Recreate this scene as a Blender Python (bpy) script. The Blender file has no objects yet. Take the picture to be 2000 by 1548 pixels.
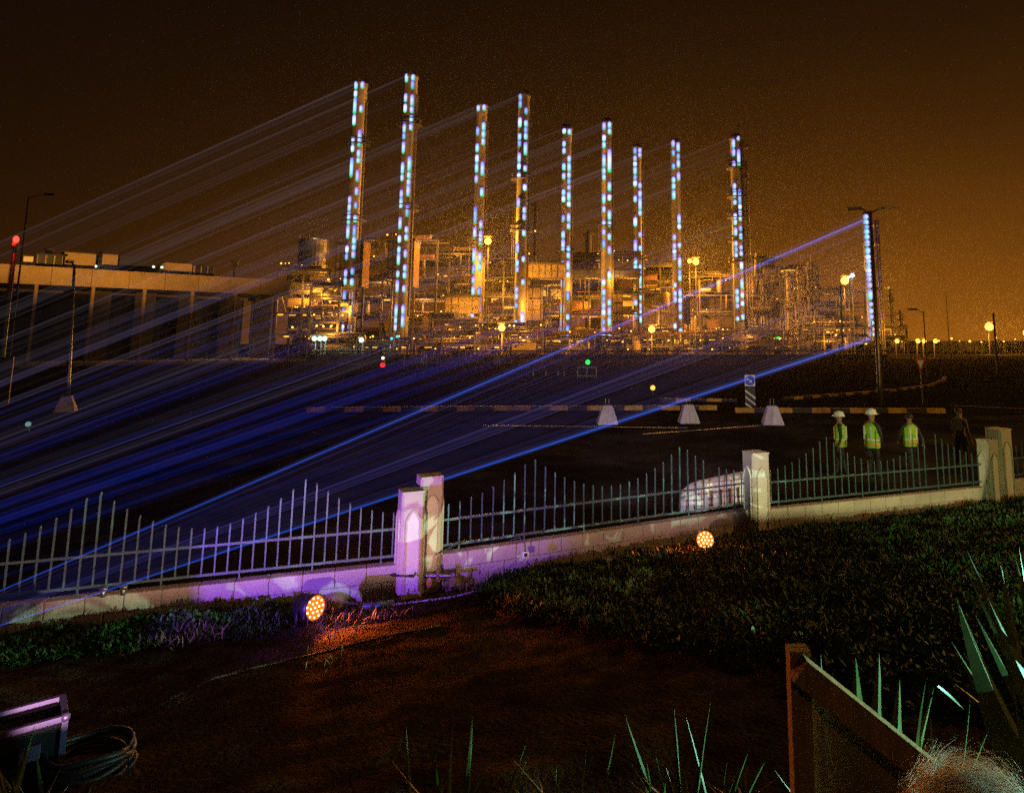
import bpy, bmesh, math, random
from mathutils import Vector, Matrix, noise as mnoise

random.seed(11)
sc = bpy.context.scene
COL = sc.collection
R = math.radians

# ------------------------------------------------------------------ camera
F, CX, CY, TH, CAMZ = 1333.0, 1200.0, 481.0, R(8.0), 3.7      # focal length / optical centre in photo pixels
cam_d = bpy.data.cameras.new('camera')
cam_d.sensor_width = 36.0
cam_d.lens = F / 2000.0 * 36.0
cam_d.shift_x = (1000.0 - CX) / 2000.0
cam_d.shift_y = -(774.0 - CY) / 2000.0
cam_d.clip_start, cam_d.clip_end = 0.05, 6000.0
cam = bpy.data.objects.new('camera', cam_d)
cam.location = (0, 0, CAMZ)
cam.rotation_euler = (math.pi / 2 + TH, 0, 0)
COL.objects.link(cam)
sc.camera = cam

# ------------------------------------------------------------------ world: night sky with town glow on the horizon
w = bpy.data.worlds.new('World'); sc.world = w; w.use_nodes = True
nt = w.node_tree; nt.nodes.clear()
def N(t, typ, **kw):
    n = t.nodes.new(typ)
    for k, v in kw.items(): setattr(n, k, v)
    return n
def math_n(t, op, a, b=None):
    n = N(t, 'ShaderNodeMath', operation=op)
    for i, v in enumerate((a, b)):
        if v is None: continue
        if isinstance(v, (int, float)): n.inputs[i].default_value = v
        else: t.links.new(v, n.inputs[i])
    return n.outputs[0]
tc = N(nt, 'ShaderNodeTexCoord')
sep = N(nt, 'ShaderNodeSeparateXYZ'); nt.links.new(tc.outputs['Generated'], sep.inputs[0])
zz = math_n(nt, 'MAXIMUM', sep.outputs[2], 0.0)
ga = R(26)                                                       # azimuth of the town glow
hx = math_n(nt, 'MULTIPLY', sep.outputs[0], math.sin(ga)); hy = math_n(nt, 'MULTIPLY', sep.outputs[1], math.cos(ga))
cc = math_n(nt, 'ADD', hx, hy)
wgt = math_n(nt, 'POWER', math_n(nt, 'MULTIPLY', math_n(nt, 'ADD', cc, 1.0), 0.5), 5.0)
ex = math_n(nt, 'POWER', 2.718, math_n(nt, 'MULTIPLY', zz, -6.8))
glow = math_n(nt, 'MULTIPLY', wgt, ex)
nz = N(nt, 'ShaderNodeTexNoise'); nz.inputs['Scale'].default_value = 3.0; nz.inputs['Detail'].default_value = 3.0
nt.links.new(tc.outputs['Generated'], nz.inputs['Vector'])
glow = math_n(nt, 'MULTIPLY', glow, math_n(nt, 'ADD', math_n(nt, 'MULTIPLY', nz.outputs['Fac'], 0.5), 0.75))
bg1 = N(nt, 'ShaderNodeBackground'); bg1.inputs[0].default_value = (0.34, 0.104, 0.006, 1); nt.links.new(glow, bg1.inputs[1])
bg2 = N(nt, 'ShaderNodeBackground'); bg2.inputs[0].default_value = (0.0042, 0.0021, 0.0012, 1); bg2.inputs[1].default_value = 1.0
sky = N(nt, 'ShaderNodeTexSky'); sky.sky_type = 'NISHITA'; sky.sun_disc = False
sky.sun_elevation = R(-8); sky.sun_rotation = R(200)
bg3 = N(nt, 'ShaderNodeBackground'); nt.links.new(sky.outputs[0], bg3.inputs[0]); bg3.inputs[1].default_value = 0.004
ad1 = N(nt, 'ShaderNodeAddShader'); ad2 = N(nt, 'ShaderNodeAddShader'); wo = N(nt, 'ShaderNodeOutputWorld')
nt.links.new(bg1.outputs[0], ad1.inputs[0]); nt.links.new(bg2.outputs[0], ad1.inputs[1])
nt.links.new(ad1.outputs[0], ad2.inputs[0]); nt.links.new(bg3.outputs[0], ad2.inputs[1])
nt.links.new(ad2.outputs[0], wo.inputs[0])

# ------------------------------------------------------------------ exposure and render settings
sc.view_settings.view_transform = 'Standard'; sc.view_settings.look = 'None'
sc.view_settings.exposure = 0.0; sc.view_settings.gamma = 1.0; sc.view_settings.use_curve_mapping = False
sc.cycles.use_denoising = False
sc.cycles.transparent_max_bounces = 96
sc.cycles.max_bounces = 3; sc.cycles.diffuse_bounces = 2; sc.cycles.volume_bounces = 0
sc.cycles.sample_clamp_indirect = 2.0; sc.cycles.sample_clamp_direct = 7.0
sc.cycles.use_adaptive_sampling = True; sc.cycles.adaptive_threshold = 0.04
sc.cycles.caustics_reflective = False; sc.cycles.caustics_refractive = False

# ------------------------------------------------------------------ helpers
def ray(px, py):
    u, v = (px - CX) / F, -(py - CY) / F
    return Vector((u, math.cos(TH) - v * math.sin(TH), math.sin(TH) + v * math.cos(TH)))
def at(px, py, Y):
    d = ray(px, py); return Vector((0, 0, CAMZ)) + d * (Y / d.y)
def gnd(px, py, z=0.0):
    d = ray(px, py); return Vector((0, 0, CAMZ)) + d * ((z - CAMZ) / d.z)

W = {}                                                           # world matrices of what has been placed
def link(o, parent, M):
    COL.objects.link(o)
    W[o] = M
    if parent is not None:
        o.parent = parent; o.matrix_parent_inverse = W[parent].inverted()
    o.matrix_basis = M
    return o
def thing(name, label, cat, loc, group=None):
    o = bpy.data.objects.new(name, None); o.empty_display_size = 0.2
    link(o, None, Matrix.Translation(Vector(loc)))
    o['label'] = label; o['category'] = cat
    if group: o['group'] = group
    return o
def tag(o, label, cat, group=None, kind=None):
    if label: o['label'] = label
    if cat: o['category'] = cat
    if group: o['group'] = group
    if kind: o['kind'] = kind
    return o

MATS = {}
def mat(name, col, rough=0.75, metal=0.0, var=0.25, scale=3.0, bump=0.0, col2=None, dirt=0.0):
    if name in MATS: return MATS[name]
    m = bpy.data.materials.new(name); m.use_nodes = True
    t = m.node_tree; b = t.nodes['Principled BSDF']
    b.inputs['Roughness'].default_value = rough; b.inputs['Metallic'].default_value = metal
    g = N(t, 'ShaderNodeNewGeometry')
    n = N(t, 'ShaderNodeTexNoise'); n.inputs['Scale'].default_value = scale; n.inputs['Detail'].default_value = 6.0
    n.inputs['Roughness'].default_value = 0.65
    t.links.new(g.outputs['Position'], n.inputs['Vector'])
    r = N(t, 'ShaderNodeValToRGB')
    c2 = col2 or tuple(min(1, c * (1 + var)) for c in col)
    c1 = tuple(c * (1 - var) for c in col)
    r.color_ramp.elements[0].position = 0.32; r.color_ramp.elements[0].color = (*c1, 1)
    r.color_ramp.elements[1].position = 0.70; r.color_ramp.elements[1].color = (*c2, 1)
    t.links.new(n.outputs['Fac'], r.inputs['Fac'])
    out = r.outputs['Color']
    if dirt > 0:
        n2 = N(t, 'ShaderNodeTexNoise'); n2.inputs['Scale'].default_value = scale * 0.23; n2.inputs['Detail'].default_value = 8.0
        t.links.new(g.outputs['Position'], n2.inputs['Vector'])
        r2 = N(t, 'ShaderNodeValToRGB'); r2.color_ramp.elements[0].position = 0.4; r2.color_ramp.elements[1].position = 0.62
        r2.color_ramp.elements[0].color = (1 - dirt,) * 3 + (1,); r2.color_ramp.elements[1].color = (1, 1, 1, 1)
        t.links.new(n2.outputs['Fac'], r2.inputs['Fac'])
        mx = N(t, 'ShaderNodeMix', data_type='RGBA', blend_type='MULTIPLY'); mx.inputs[0].default_value = 1.0
        t.links.new(out, mx.inputs[6]); t.links.new(r2.outputs['Color'], mx.inputs[7]); out = mx.outputs[2]
    t.links.new(out, b.inputs['Base Color'])
    if bump > 0:
        bp = N(t, 'ShaderNodeBump'); bp.inputs['Strength'].default_value = bump; bp.inputs['Distance'].default_value = 0.05
        n3 = N(t, 'ShaderNodeTexNoise'); n3.inputs['Scale'].default_value = scale * 6; n3.inputs['Detail'].default_value = 5.0
        t.links.new(g.outputs['Position'], n3.inputs['Vector'])
        t.links.new(n3.outputs['Fac'], bp.inputs['Height']); t.links.new(bp.outputs[0], b.inputs['Normal'])
    MATS[name] = m
    return m
def emi(name, col, strength):
    if name in MATS: return MATS[name]
    m = bpy.data.materials.new(name); m.use_nodes = True
    t = m.node_tree; t.nodes.clear()
    e = N(t, 'ShaderNodeEmission'); e.inputs[0].default_value = (*col, 1); e.inputs[1].default_value = strength
    o = N(t, 'ShaderNodeOutputMaterial'); t.links.new(e.outputs[0], o.inputs[0])
    m.cycles.emission_sampling = 'NONE'
    MATS[name] = m
    return m

MESH = {}
def new_mesh(name, bm, m, smooth=False):
    me = bpy.data.meshes.new(name); bm.to_mesh(me); bm.free()
    for mm in (m if isinstance(m, (list, tuple)) else [m]): me.materials.append(mm)
    if smooth:
        for p in me.polygons: p.use_smooth = True
    return me
def unit(shape, m):
    k = (shape, m.name)
    if k in MESH: return MESH[k]
    bm = bmesh.new()
    if shape == 'box':
        bmesh.ops.create_cube(bm, size=1.0)
    elif shape == 'bbox':
        bmesh.ops.create_cube(bm, size=1.0); bmesh.ops.bevel(bm, geom=bm.edges[:], offset=0.025, segments=1, affect='EDGES')
    elif shape == 'cyl':
        bmesh.ops.create_cone(bm, cap_ends=True, segments=14, radius1=1, radius2=1, depth=1)
    elif shape == 'pipe':
        bmesh.ops.create_cone(bm, cap_ends=True, segments=8, radius1=1, radius2=1, depth=1)
    elif shape == 'cone':
        bmesh.ops.create_cone(bm, cap_ends=True, segments=14, radius1=1, radius2=0.6, depth=1)
    elif shape == 'ball':
        bmesh.ops.create_icosphere(bm, subdivisions=2, radius=1)
    elif shape == 'vessel':                                      # drum with dished ends, length 1 along z incl. ends
        prof = [(0.02, -0.5), (0.55, -0.485), (0.85, -0.45), (1, -0.40), (1, 0.40), (0.85, 0.45), (0.55, 0.485), (0.02, 0.5)]
        lathe(bm, prof, 14)
    MESH[k] = new_mesh(shape, bm, m, smooth=shape in ('ball',))
    if shape in ('cyl', 'pipe', 'cone', 'vessel'):
        for p in MESH[k].polygons: p.use_smooth = len(p.vertices) == 4
    return MESH[k]
def lathe(bm, prof, seg, off=(0, 0, 0)):
    rings = []
    for r, z in prof:
        rings.append([bm.verts.new((off[0] + r * math.cos(2 * math.pi * k / seg), off[1] + r * math.sin(2 * math.pi * k / seg), off[2] + z)) for k in range(seg)])
    for a, b in zip(rings, rings[1:]):
        for k in range(seg): bm.faces.new((a[k], a[(k + 1) % seg], b[(k + 1) % seg], b[k]))
    bm.faces.new(rings[0][::-1]); bm.faces.new(rings[-1])
def place(name, me, parent, M): return link(bpy.data.objects.new(name, me), parent, M)
def box(name, m, parent, c, s, rz=0.0, rot=None, shape='box'):
    Rm = rot.to_4x4() if rot is not None else Matrix.Rotation(rz, 4, 'Z')
    return place(name, unit(shape, m), parent, Matrix.Translation(Vector(c)) @ Rm @ Matrix.Diagonal((*s, 1)))
def rod(name, m, parent, a, b, r, shape='pipe', r2=None):
    a, b = Vector(a), Vector(b); d = b - a
    q = d.to_track_quat('Z', 'Y').to_matrix().to_4x4()
    return place(name, unit(shape, m), parent, Matrix.Translation((a + b) / 2) @ q @ Matrix.Diagonal((r, r2 or r, d.length, 1)))
def ball(name, m, parent, c, r, s=(1, 1, 1)):
    return place(name, unit('ball', m), parent, Matrix.Translation(Vector(c)) @ Matrix.Diagonal((r * s[0], r * s[1], r * s[2], 1)))
def mesh_obj(name, bm, m, parent=None, M=None, smooth=False):
    return place(name, new_mesh(name, bm, m, smooth), parent, M or Matrix.Identity(4))
def tube_bm(bm, pts, r, seg=8):
    pts = [Vector(p) for p in pts]; rings = []
    for i, p in enumerate(pts):
        d = (pts[min(i + 1, len(pts) - 1)] - pts[max(i - 1, 0)]).normalized()
        u = d.cross(Vector((0, 0, 1)))
        if u.length < 1e-3: u = d.cross(Vector((1, 0, 0)))
        u.normalize(); v = u.cross(d)
        rr = r[i] if isinstance(r, (list, tuple)) else r
        rings.append([bm.verts.new(p + rr * (math.cos(2 * math.pi * k / seg) * u + math.sin(2 * math.pi * k / seg) * v)) for k in range(seg)])
    for a, b in zip(rings, rings[1:]):
        for k in range(seg): bm.faces.new((a[k], a[(k + 1) % seg], b[(k + 1) % seg], b[k]))
    bm.faces.new(rings[0][::-1]); bm.faces.new(rings[-1])
def tube(name, m, parent, pts, r, seg=8):
    bm = bmesh.new(); tube_bm(bm, pts, r, seg)
    return mesh_obj(name, bm, m, parent, smooth=True)
def prism(bm, pts2, M, depth):                                   # polygon in local xz, extruded along local y
    a = [bm.verts.new(M @ Vector((x, 0, z))) for x, z in pts2]; b = [bm.verts.new(M @ Vector((x, depth, z))) for x, z in pts2]
    n = len(a)
    bm.faces.new(a); bm.faces.new(b[::-1])
    for i in range(n): bm.faces.new((a[i], b[i], b[(i + 1) % n], a[(i + 1) % n]))
def point(parent, loc, power, col, r=0.25):
    l = bpy.data.lights.new('light', 'POINT'); l.energy = power; l.color = col; l.shadow_soft_size = r
    o = bpy.data.objects.new('light', l); link(o, parent, Matrix.Translation(Vector(loc))); return o
def spot(parent, loc, to, power, col, ang, blend=0.15, r=0.1):
    l = bpy.data.lights.new('light', 'SPOT'); l.energy = power; l.color = col; l.shadow_soft_size = r
    l.spot_size = R(ang); l.spot_blend = blend
    o = bpy.data.objects.new('light', l)
    q = (Vector(to) - Vector(loc)).to_track_quat('-Z', 'Y').to_matrix().to_4x4()
    link(o, parent, Matrix.Translation(Vector(loc)) @ q); return o

SOD = (1.0, 0.40, 0.035)                                          # sodium light
steel = mat('dark_steel', (0.10, 0.09, 0.085), 0.6, 0.3, 0.4, 0.5)
galv = mat('galvanised_steel', (0.24, 0.22, 0.20), 0.36, 0.8, 0.3, 0.6)
alu = mat('insulation_cladding', (0.36, 0.33, 0.28), 0.32, 0.85, 0.25, 0.4)
tan = mat('tan_panel', (0.30, 0.22, 0.13), 0.7, 0, 0.25, 0.5, dirt=0.4)
rust = mat('rusty_pipe', (0.22, 0.12, 0.07), 0.75, 0.1, 0.4, 0.7)
dark = mat('dark_cladding', (0.025, 0.022, 0.026), 0.7, 0.1, 0.4, 0.4)
conc = mat('concrete', (0.36, 0.34, 0.31), 0.85, 0, 0.2, 2.0, 0.3, dirt=0.35)
blackm = mat('black_paint', (0.02, 0.02, 0.02), 0.5)
white_p = mat('white_paint', (0.72, 0.72, 0.70), 0.55, 0, 0.1, 3)
bulb_o = emi('sodium_bulb', (1.0, 0.40, 0.045), 6.0)
bulb_y = emi('plant_bulb', (1.0, 0.46, 0.06), 3.5)
strip_y = emi('lit_strip_glow', (1.0, 0.42, 0.04), 1.6)
bulb_w = emi('mercury_bulb', (0.62, 1.0, 0.66), 2.0)
bulb_c = emi('cool_bulb', (0.55, 0.78, 1.0), 9.0)

# ------------------------------------------------------------------ the ground
FEN = [tuple(gnd(px, py).xy) for px, py in ((-900, 1352), (0, 1256), (785, 1172), (1484, 1052), (1950, 992))]
FEN.append((FEN[-1][0] + 6.8, FEN[-1][1] + 2.9)); FEN = FEN   # fence line, left to right
def fy(x):
    for (x0, y0), (x1, y1) in zip(FEN, FEN[1:]):
        if x <= x1 or (x1, y1) == FEN[-1]:
            return y0 + (y1 - y0) * (x - x0) / (x1 - x0)
def terrain(x, y):
    s = fy(x) - y
    if s < 0: return 0.0
    z = min(1.1, 0.15 * s)
    k = min(1.0, s / 0.8)
    z += k * (0.06 * mnoise.noise(Vector((x * 0.7, y * 0.7, 3))) + 0.035 * mnoise.noise(Vector((x * 2.3, y * 2.3, 9))) + 0.018 * mnoise.noise(Vector((x * 6, y * 6, 1))))
    return z
def gter(px, py):
    d = ray(px, py); o = Vector((0, 0, CAMZ)); t = 0.5
    while t < 40:
        p = o + d * t
        if p.z <= terrain(p.x, p.y): return Vector((p.x, p.y, terrain(p.x, p.y)))
        t += 0.02
    return p
asph = mat('asphalt', (0.050, 0.046, 0.048), 0.85, 0, 0.4, 1.2, 0.25, dirt=0.7)
sand = mat('dusty_ground', (0.026, 0.020, 0.016), 0.95, 0, 0.35, 0.25, 0.5, dirt=0.4)
soil = mat('garden_soil', (0.070, 0.050, 0.037), 0.95, 0, 0.5, 4.0, 0.8, dirt=0.5)

for m_ in (asph, sand, soil): m_.node_tree.nodes['Principled BSDF'].inputs['Specular IOR Level'].default_value = 0.0
bm = bmesh.new()
NX, NY = 260, 150
vs = {}
for i in range(NX + 1):
    x = -13 + 28.5 * i / NX
    for j in range(NY + 1):
        y = -3 + (fy(x) + 0.3 + 3) * j / NY
        vs[i, j] = bm.verts.new((x, y, terrain(x, y) + (0.02 if fy(x) - y > 0.05 else -0.05)))
for i in range(NX):
    for j in range(NY): bm.faces.new((vs[i, j], vs[i + 1, j], vs[i + 1, j + 1], vs[i, j + 1]))
tag(mesh_obj('garden_ground', bm, soil, smooth=True), 'bare dark soil bank sloping down to the garden wall', None, kind='structure')
def sheet(name, m, pts, z, label=None):
    bm = bmesh.new(); bm.faces.new([bm.verts.new((x, y, z)) for x, y in pts])
    return tag(mesh_obj(name, bm, m), label, None, kind='structure')
sheet('ground', sand, [(-1100, -60), (1100, -60), (1100, 1500), (-1100, 1500)], -0.06, 'dark dusty ground running out to the plant')
sheet('road', asph, [(-120, 8), (90, 8), (90, 37.0), (-120, 37.0)], -0.054, 'dark asphalt road beyond the garden fence')
far_asph = sheet('cross_road', asph, [(-160, 60), (160, 52), (160, 66), (-160, 84)], -0.054, 'dark asphalt road crossing in front of the plant')

# =================================================================== laser show: stacks, light spots, beams
SRC2 = Vector((-7.1, 1.8, 1.35)); SRC1 = Vector((-6.6, 5.1, 1.0))
def spot_material(tint=(1, 1, 1), gain=1.0):  # emission stands in for laser light reflected off the stack shells
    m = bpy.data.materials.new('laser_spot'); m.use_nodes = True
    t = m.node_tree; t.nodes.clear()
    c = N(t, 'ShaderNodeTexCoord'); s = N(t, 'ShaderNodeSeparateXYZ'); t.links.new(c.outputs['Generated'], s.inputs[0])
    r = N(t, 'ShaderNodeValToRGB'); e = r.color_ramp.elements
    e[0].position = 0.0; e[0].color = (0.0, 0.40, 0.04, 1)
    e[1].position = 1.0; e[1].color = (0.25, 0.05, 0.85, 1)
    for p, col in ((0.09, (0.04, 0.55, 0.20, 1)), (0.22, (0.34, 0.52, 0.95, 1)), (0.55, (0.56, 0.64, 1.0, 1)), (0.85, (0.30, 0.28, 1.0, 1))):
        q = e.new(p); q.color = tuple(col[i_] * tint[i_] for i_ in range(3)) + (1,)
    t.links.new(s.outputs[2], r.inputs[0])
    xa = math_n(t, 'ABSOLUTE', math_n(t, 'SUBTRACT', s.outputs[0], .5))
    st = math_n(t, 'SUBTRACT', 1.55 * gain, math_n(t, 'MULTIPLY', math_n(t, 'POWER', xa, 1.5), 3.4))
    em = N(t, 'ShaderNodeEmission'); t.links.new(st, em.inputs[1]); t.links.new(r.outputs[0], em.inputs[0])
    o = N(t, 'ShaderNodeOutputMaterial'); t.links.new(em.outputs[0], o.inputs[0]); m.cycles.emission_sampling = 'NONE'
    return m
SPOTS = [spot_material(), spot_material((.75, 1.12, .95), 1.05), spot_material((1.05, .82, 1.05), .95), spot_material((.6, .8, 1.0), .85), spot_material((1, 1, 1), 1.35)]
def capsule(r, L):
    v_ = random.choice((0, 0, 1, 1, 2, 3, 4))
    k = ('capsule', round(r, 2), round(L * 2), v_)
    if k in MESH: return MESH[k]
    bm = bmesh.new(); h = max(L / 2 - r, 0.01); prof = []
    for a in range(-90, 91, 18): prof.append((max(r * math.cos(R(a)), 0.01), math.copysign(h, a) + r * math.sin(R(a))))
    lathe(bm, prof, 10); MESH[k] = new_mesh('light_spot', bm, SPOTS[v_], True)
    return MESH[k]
def beam_material():
    m = bpy.data.materials.new('laser_beam'); m.use_nodes = True
    t = m.node_tree; t.nodes.clear()
    a = N(t, 'ShaderNodeAttribute'); a.attribute_name = 'glow'
    e = N(t, 'ShaderNodeEmission'); t.links.new(a.outputs['Color'], e.inputs[0]); e.inputs[1].default_value = 1.0
    tr = N(t, 'ShaderNodeBsdfTransparent'); ad = N(t, 'ShaderNodeAddShader'); o = N(t, 'ShaderNodeOutputMaterial')
    t.links.new(e.outputs[0], ad.inputs[0]); t.links.new(tr.outputs[0], ad.inputs[1]); t.links.new(ad.outputs[0], o.inputs[0])
    m.cycles.emission_sampling = 'NONE'
    return m
BEAM = beam_material()
TS = [0.0015, 0.006, 0.014, 0.03, 0.06, 0.1, 0.17, 0.28, 0.45, 0.7, 0.985]
def fan(src, rays, label, group, nsub=11):
    """rays: (top point, bottom point, colour at the source end, colour at the stack end); each ray is a bundle of finer streaks"""
    verts, faces, cols = [], [], []
    rf = random.Random(len(rays) * 7 + 3)
    for ray_ in rays:
        top, bot, c0, c1 = ray_[:4]; prof = ray_[4] if len(ray_) > 4 else None
        if prof is None:
            prof = [.1] + [rf.uniform(.1, 1.35) ** 3.2 for _ in range(nsub - 1)] + [.1]
        n = len(prof); base = len(verts)
        for t in TS:
            k = (1 - t) ** 8
            c = [c1[i] + (c0[i] - c1[i]) * k for i in range(3)]
            for f in range(n):
                verts.append(src + (top + (bot - top) * (f / (n - 1)) - src) * t)
                cols.append([x * prof[f] for x in c])
        for i in range(len(TS) - 1):
            for j in range(n - 1):
                a = base + i * n + j; faces.append((a, a + 1, a + n + 1, a + n))
    me = bpy.data.meshes.new('laser_beam'); me.from_pydata([tuple(v) for v in verts], [], faces)
    at_ = me.color_attributes.new('glow', 'FLOAT_COLOR', 'POINT')
    for i, c in enumerate(cols): at_.data[i].color = (*c, 1)
    me.materials.append(BEAM)
    o = place('laser_beam', me, None, Matrix.Identity(4))
    return tag(o, label, 'laser beam', group)

def sp(s, k, oy):                                                # 'a-b,c-d' in enlarged rows -> photo rows
    out = []
    for q in s.split(','):
        a, b = q.split('-'); out.append((oy + float(a) / k, oy + float(b) / k))
    return out
K4, K3 = 4.0, 3.704
def cols(up_l, up_r, lo_l, lo_r, k, oy):
    cut = 445 if k == K4 else 445
    L = [q for q in sp(up_l, k, oy) if q[1] < cut + 35]; Rr = [q for q in sp(up_r, k, oy) if q[1] < cut + 35]
    mL = max(q[1] for q in L); mR = max(q[1] for q in Rr)
    L += [q for q in sp(lo_l, k, 440) if q[0] > mL - 1]; Rr += [q for q in sp(lo_r, k, 440) if q[0] > mR - 1]
    return L, Rr
STK = [
 (697, 330, 171, 'tall dark stack with two rows of blue light spots, leftmost of all', cols('160-220,230-280,285-415,420-500,595-650,655-710,755-905,1055-1110,1115-1165,1170-1275,1280-1385', '165-210,345-400,535-670,690-750,755-795,850-940,985-1045,1095-1155,1200-1260,1285-1365,1370-1425', '160-215,220-270,345-405,410-465,510-600,650-730,740-830,832-870', '150-195,200-255,330-390,415-470,520-575,585-630,640-715,770-815,820-850', K4, 120)),
 (797, 310, 167, 'tallest light-dotted stack, second from the left', cols('100-165,255-320,335-400,495-555,560-610,630-720,790-880,885-935,1005-1065,1070-1150,1220-1310', '105-150,152-220,265-350,355-405,425-490,492-540,745-860,865-915,920-965,970-1050,1125-1215,1285-1345,1350-1400', '80-135,165-215,220-305,350-410,430-520,625-710,715-765,770-820', '195-250,305-360,365-415,465-525,625-690,695-795', K4, 120)),
 (939, 315, 189, 'light-dotted stack beside the bright sodium lamp, third from the left', cols('345-390,515-580,645-710,730-790,795-870,890-950,1135-1270,1295-1385', '340-385,480-540,545-595,600-655,785-895,990-1055,1245-1305', '180-290,315-375,400-455,480-540,690-720', '45-155,210-290,300-350,485-545,547-600,620-675', K4, 120)),
 (1021, 330, 180, 'light-dotted stack over the yellow-lit duct, fourth from the left', cols('90-135,137-190,260-330,375-420,425-470,515-585,590-635,655-700,840-910', '190-235,280-325,330-370,375-415,440-530,605-650,740-790,905-950,955-1000,1070-1115', '130-200,250-295,300-340,445-485,490-535,560-600,685-720', '225-265,390-430,625-720,765-795', K3, 160)),
 (1107, 330, 209, 'light-dotted stack, fifth from the left, with a black cap', cols('340-375,430-470,480-520,590-640,660-705,780-820,825-870,965-1010,1080-1130', '345-380,535-580,585-650,655-695,700-740,745-785,795-860,865-905,950-1015,1025-1065', '100-190,260-305,380-450,565-640,680-715,725-790,792-845', '150-190,195-240,250-330,335-380,475-545,645-680,725-785,795-835', K3, 160)),
 (1185, 360, 202, 'light-dotted stack, sixth from the left, taller than its right neighbour', cols('295-350,385-430,435-480,525-620,625-665,670-710,810-880,900-945,1000-1040,1065-1110', '290-335,340-380,490-655,725-790,815-860,930-1000,1005-1045,1095-1145', '100-170,390-435,460-505,510-550,560-600,605-650,675-720,730-820', '155-205,330-390,535-580,590-655,660-725,765-800', K3, 160)),
 (1245, 380, 229, 'shortest of the light-dotted stacks, seventh from the left', cols('480-520,535-575,580-610,615-670,675-710,715-755,825-870,980-1045', '480-515,517-545,730-770,790-830,835-930,932-965,1085-1125', '105-205,240-285,285-320,340-380,425-500,540-580,620-660', '145-185,285-320,325-430,435-480,485-540,560-600,605-640,655-705', K3, 160)),
 (1320, 380, 223, 'light-dotted stack left of the orange flare glow, eighth from the left', cols('425-470,495-535,590-635,690-730,735-775,785-850,1105-1145', '440-505,520-560,565-620,655-715,960-1025,1030-1065', '130-170,175-210,210-250,415-450,475-510,515-555,710-745', '125-165,225-305,320-360,362-400,460-520,525-560,565-620,640-680,745-775', K3, 160)),
 (1438, 380, 226, 'light-dotted process column with ladders and round platforms beside it', cols('415-480,485-540,575-620,735-775,780-840,855-890,955-990,995-1035,1055-1115', '395-425,490-615,780-885,887-920,930-965,970-1000,1040-1080,1095-1140', '115-150,155-195,200-235,460-500,505-560,565-600,660-690', '140-180,185-225,260-320,385-460,485-525,545-585,645-680', K3, 160)),
]
TOPS = [160, 146, 203, 183, 248, 236, 285, 276, 266]
spot_small = mat('stack_grey', (0.30, 0.26, 0.22), 0.55, 0.3, 0.35, 0.3)
stack_ends = []
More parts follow.
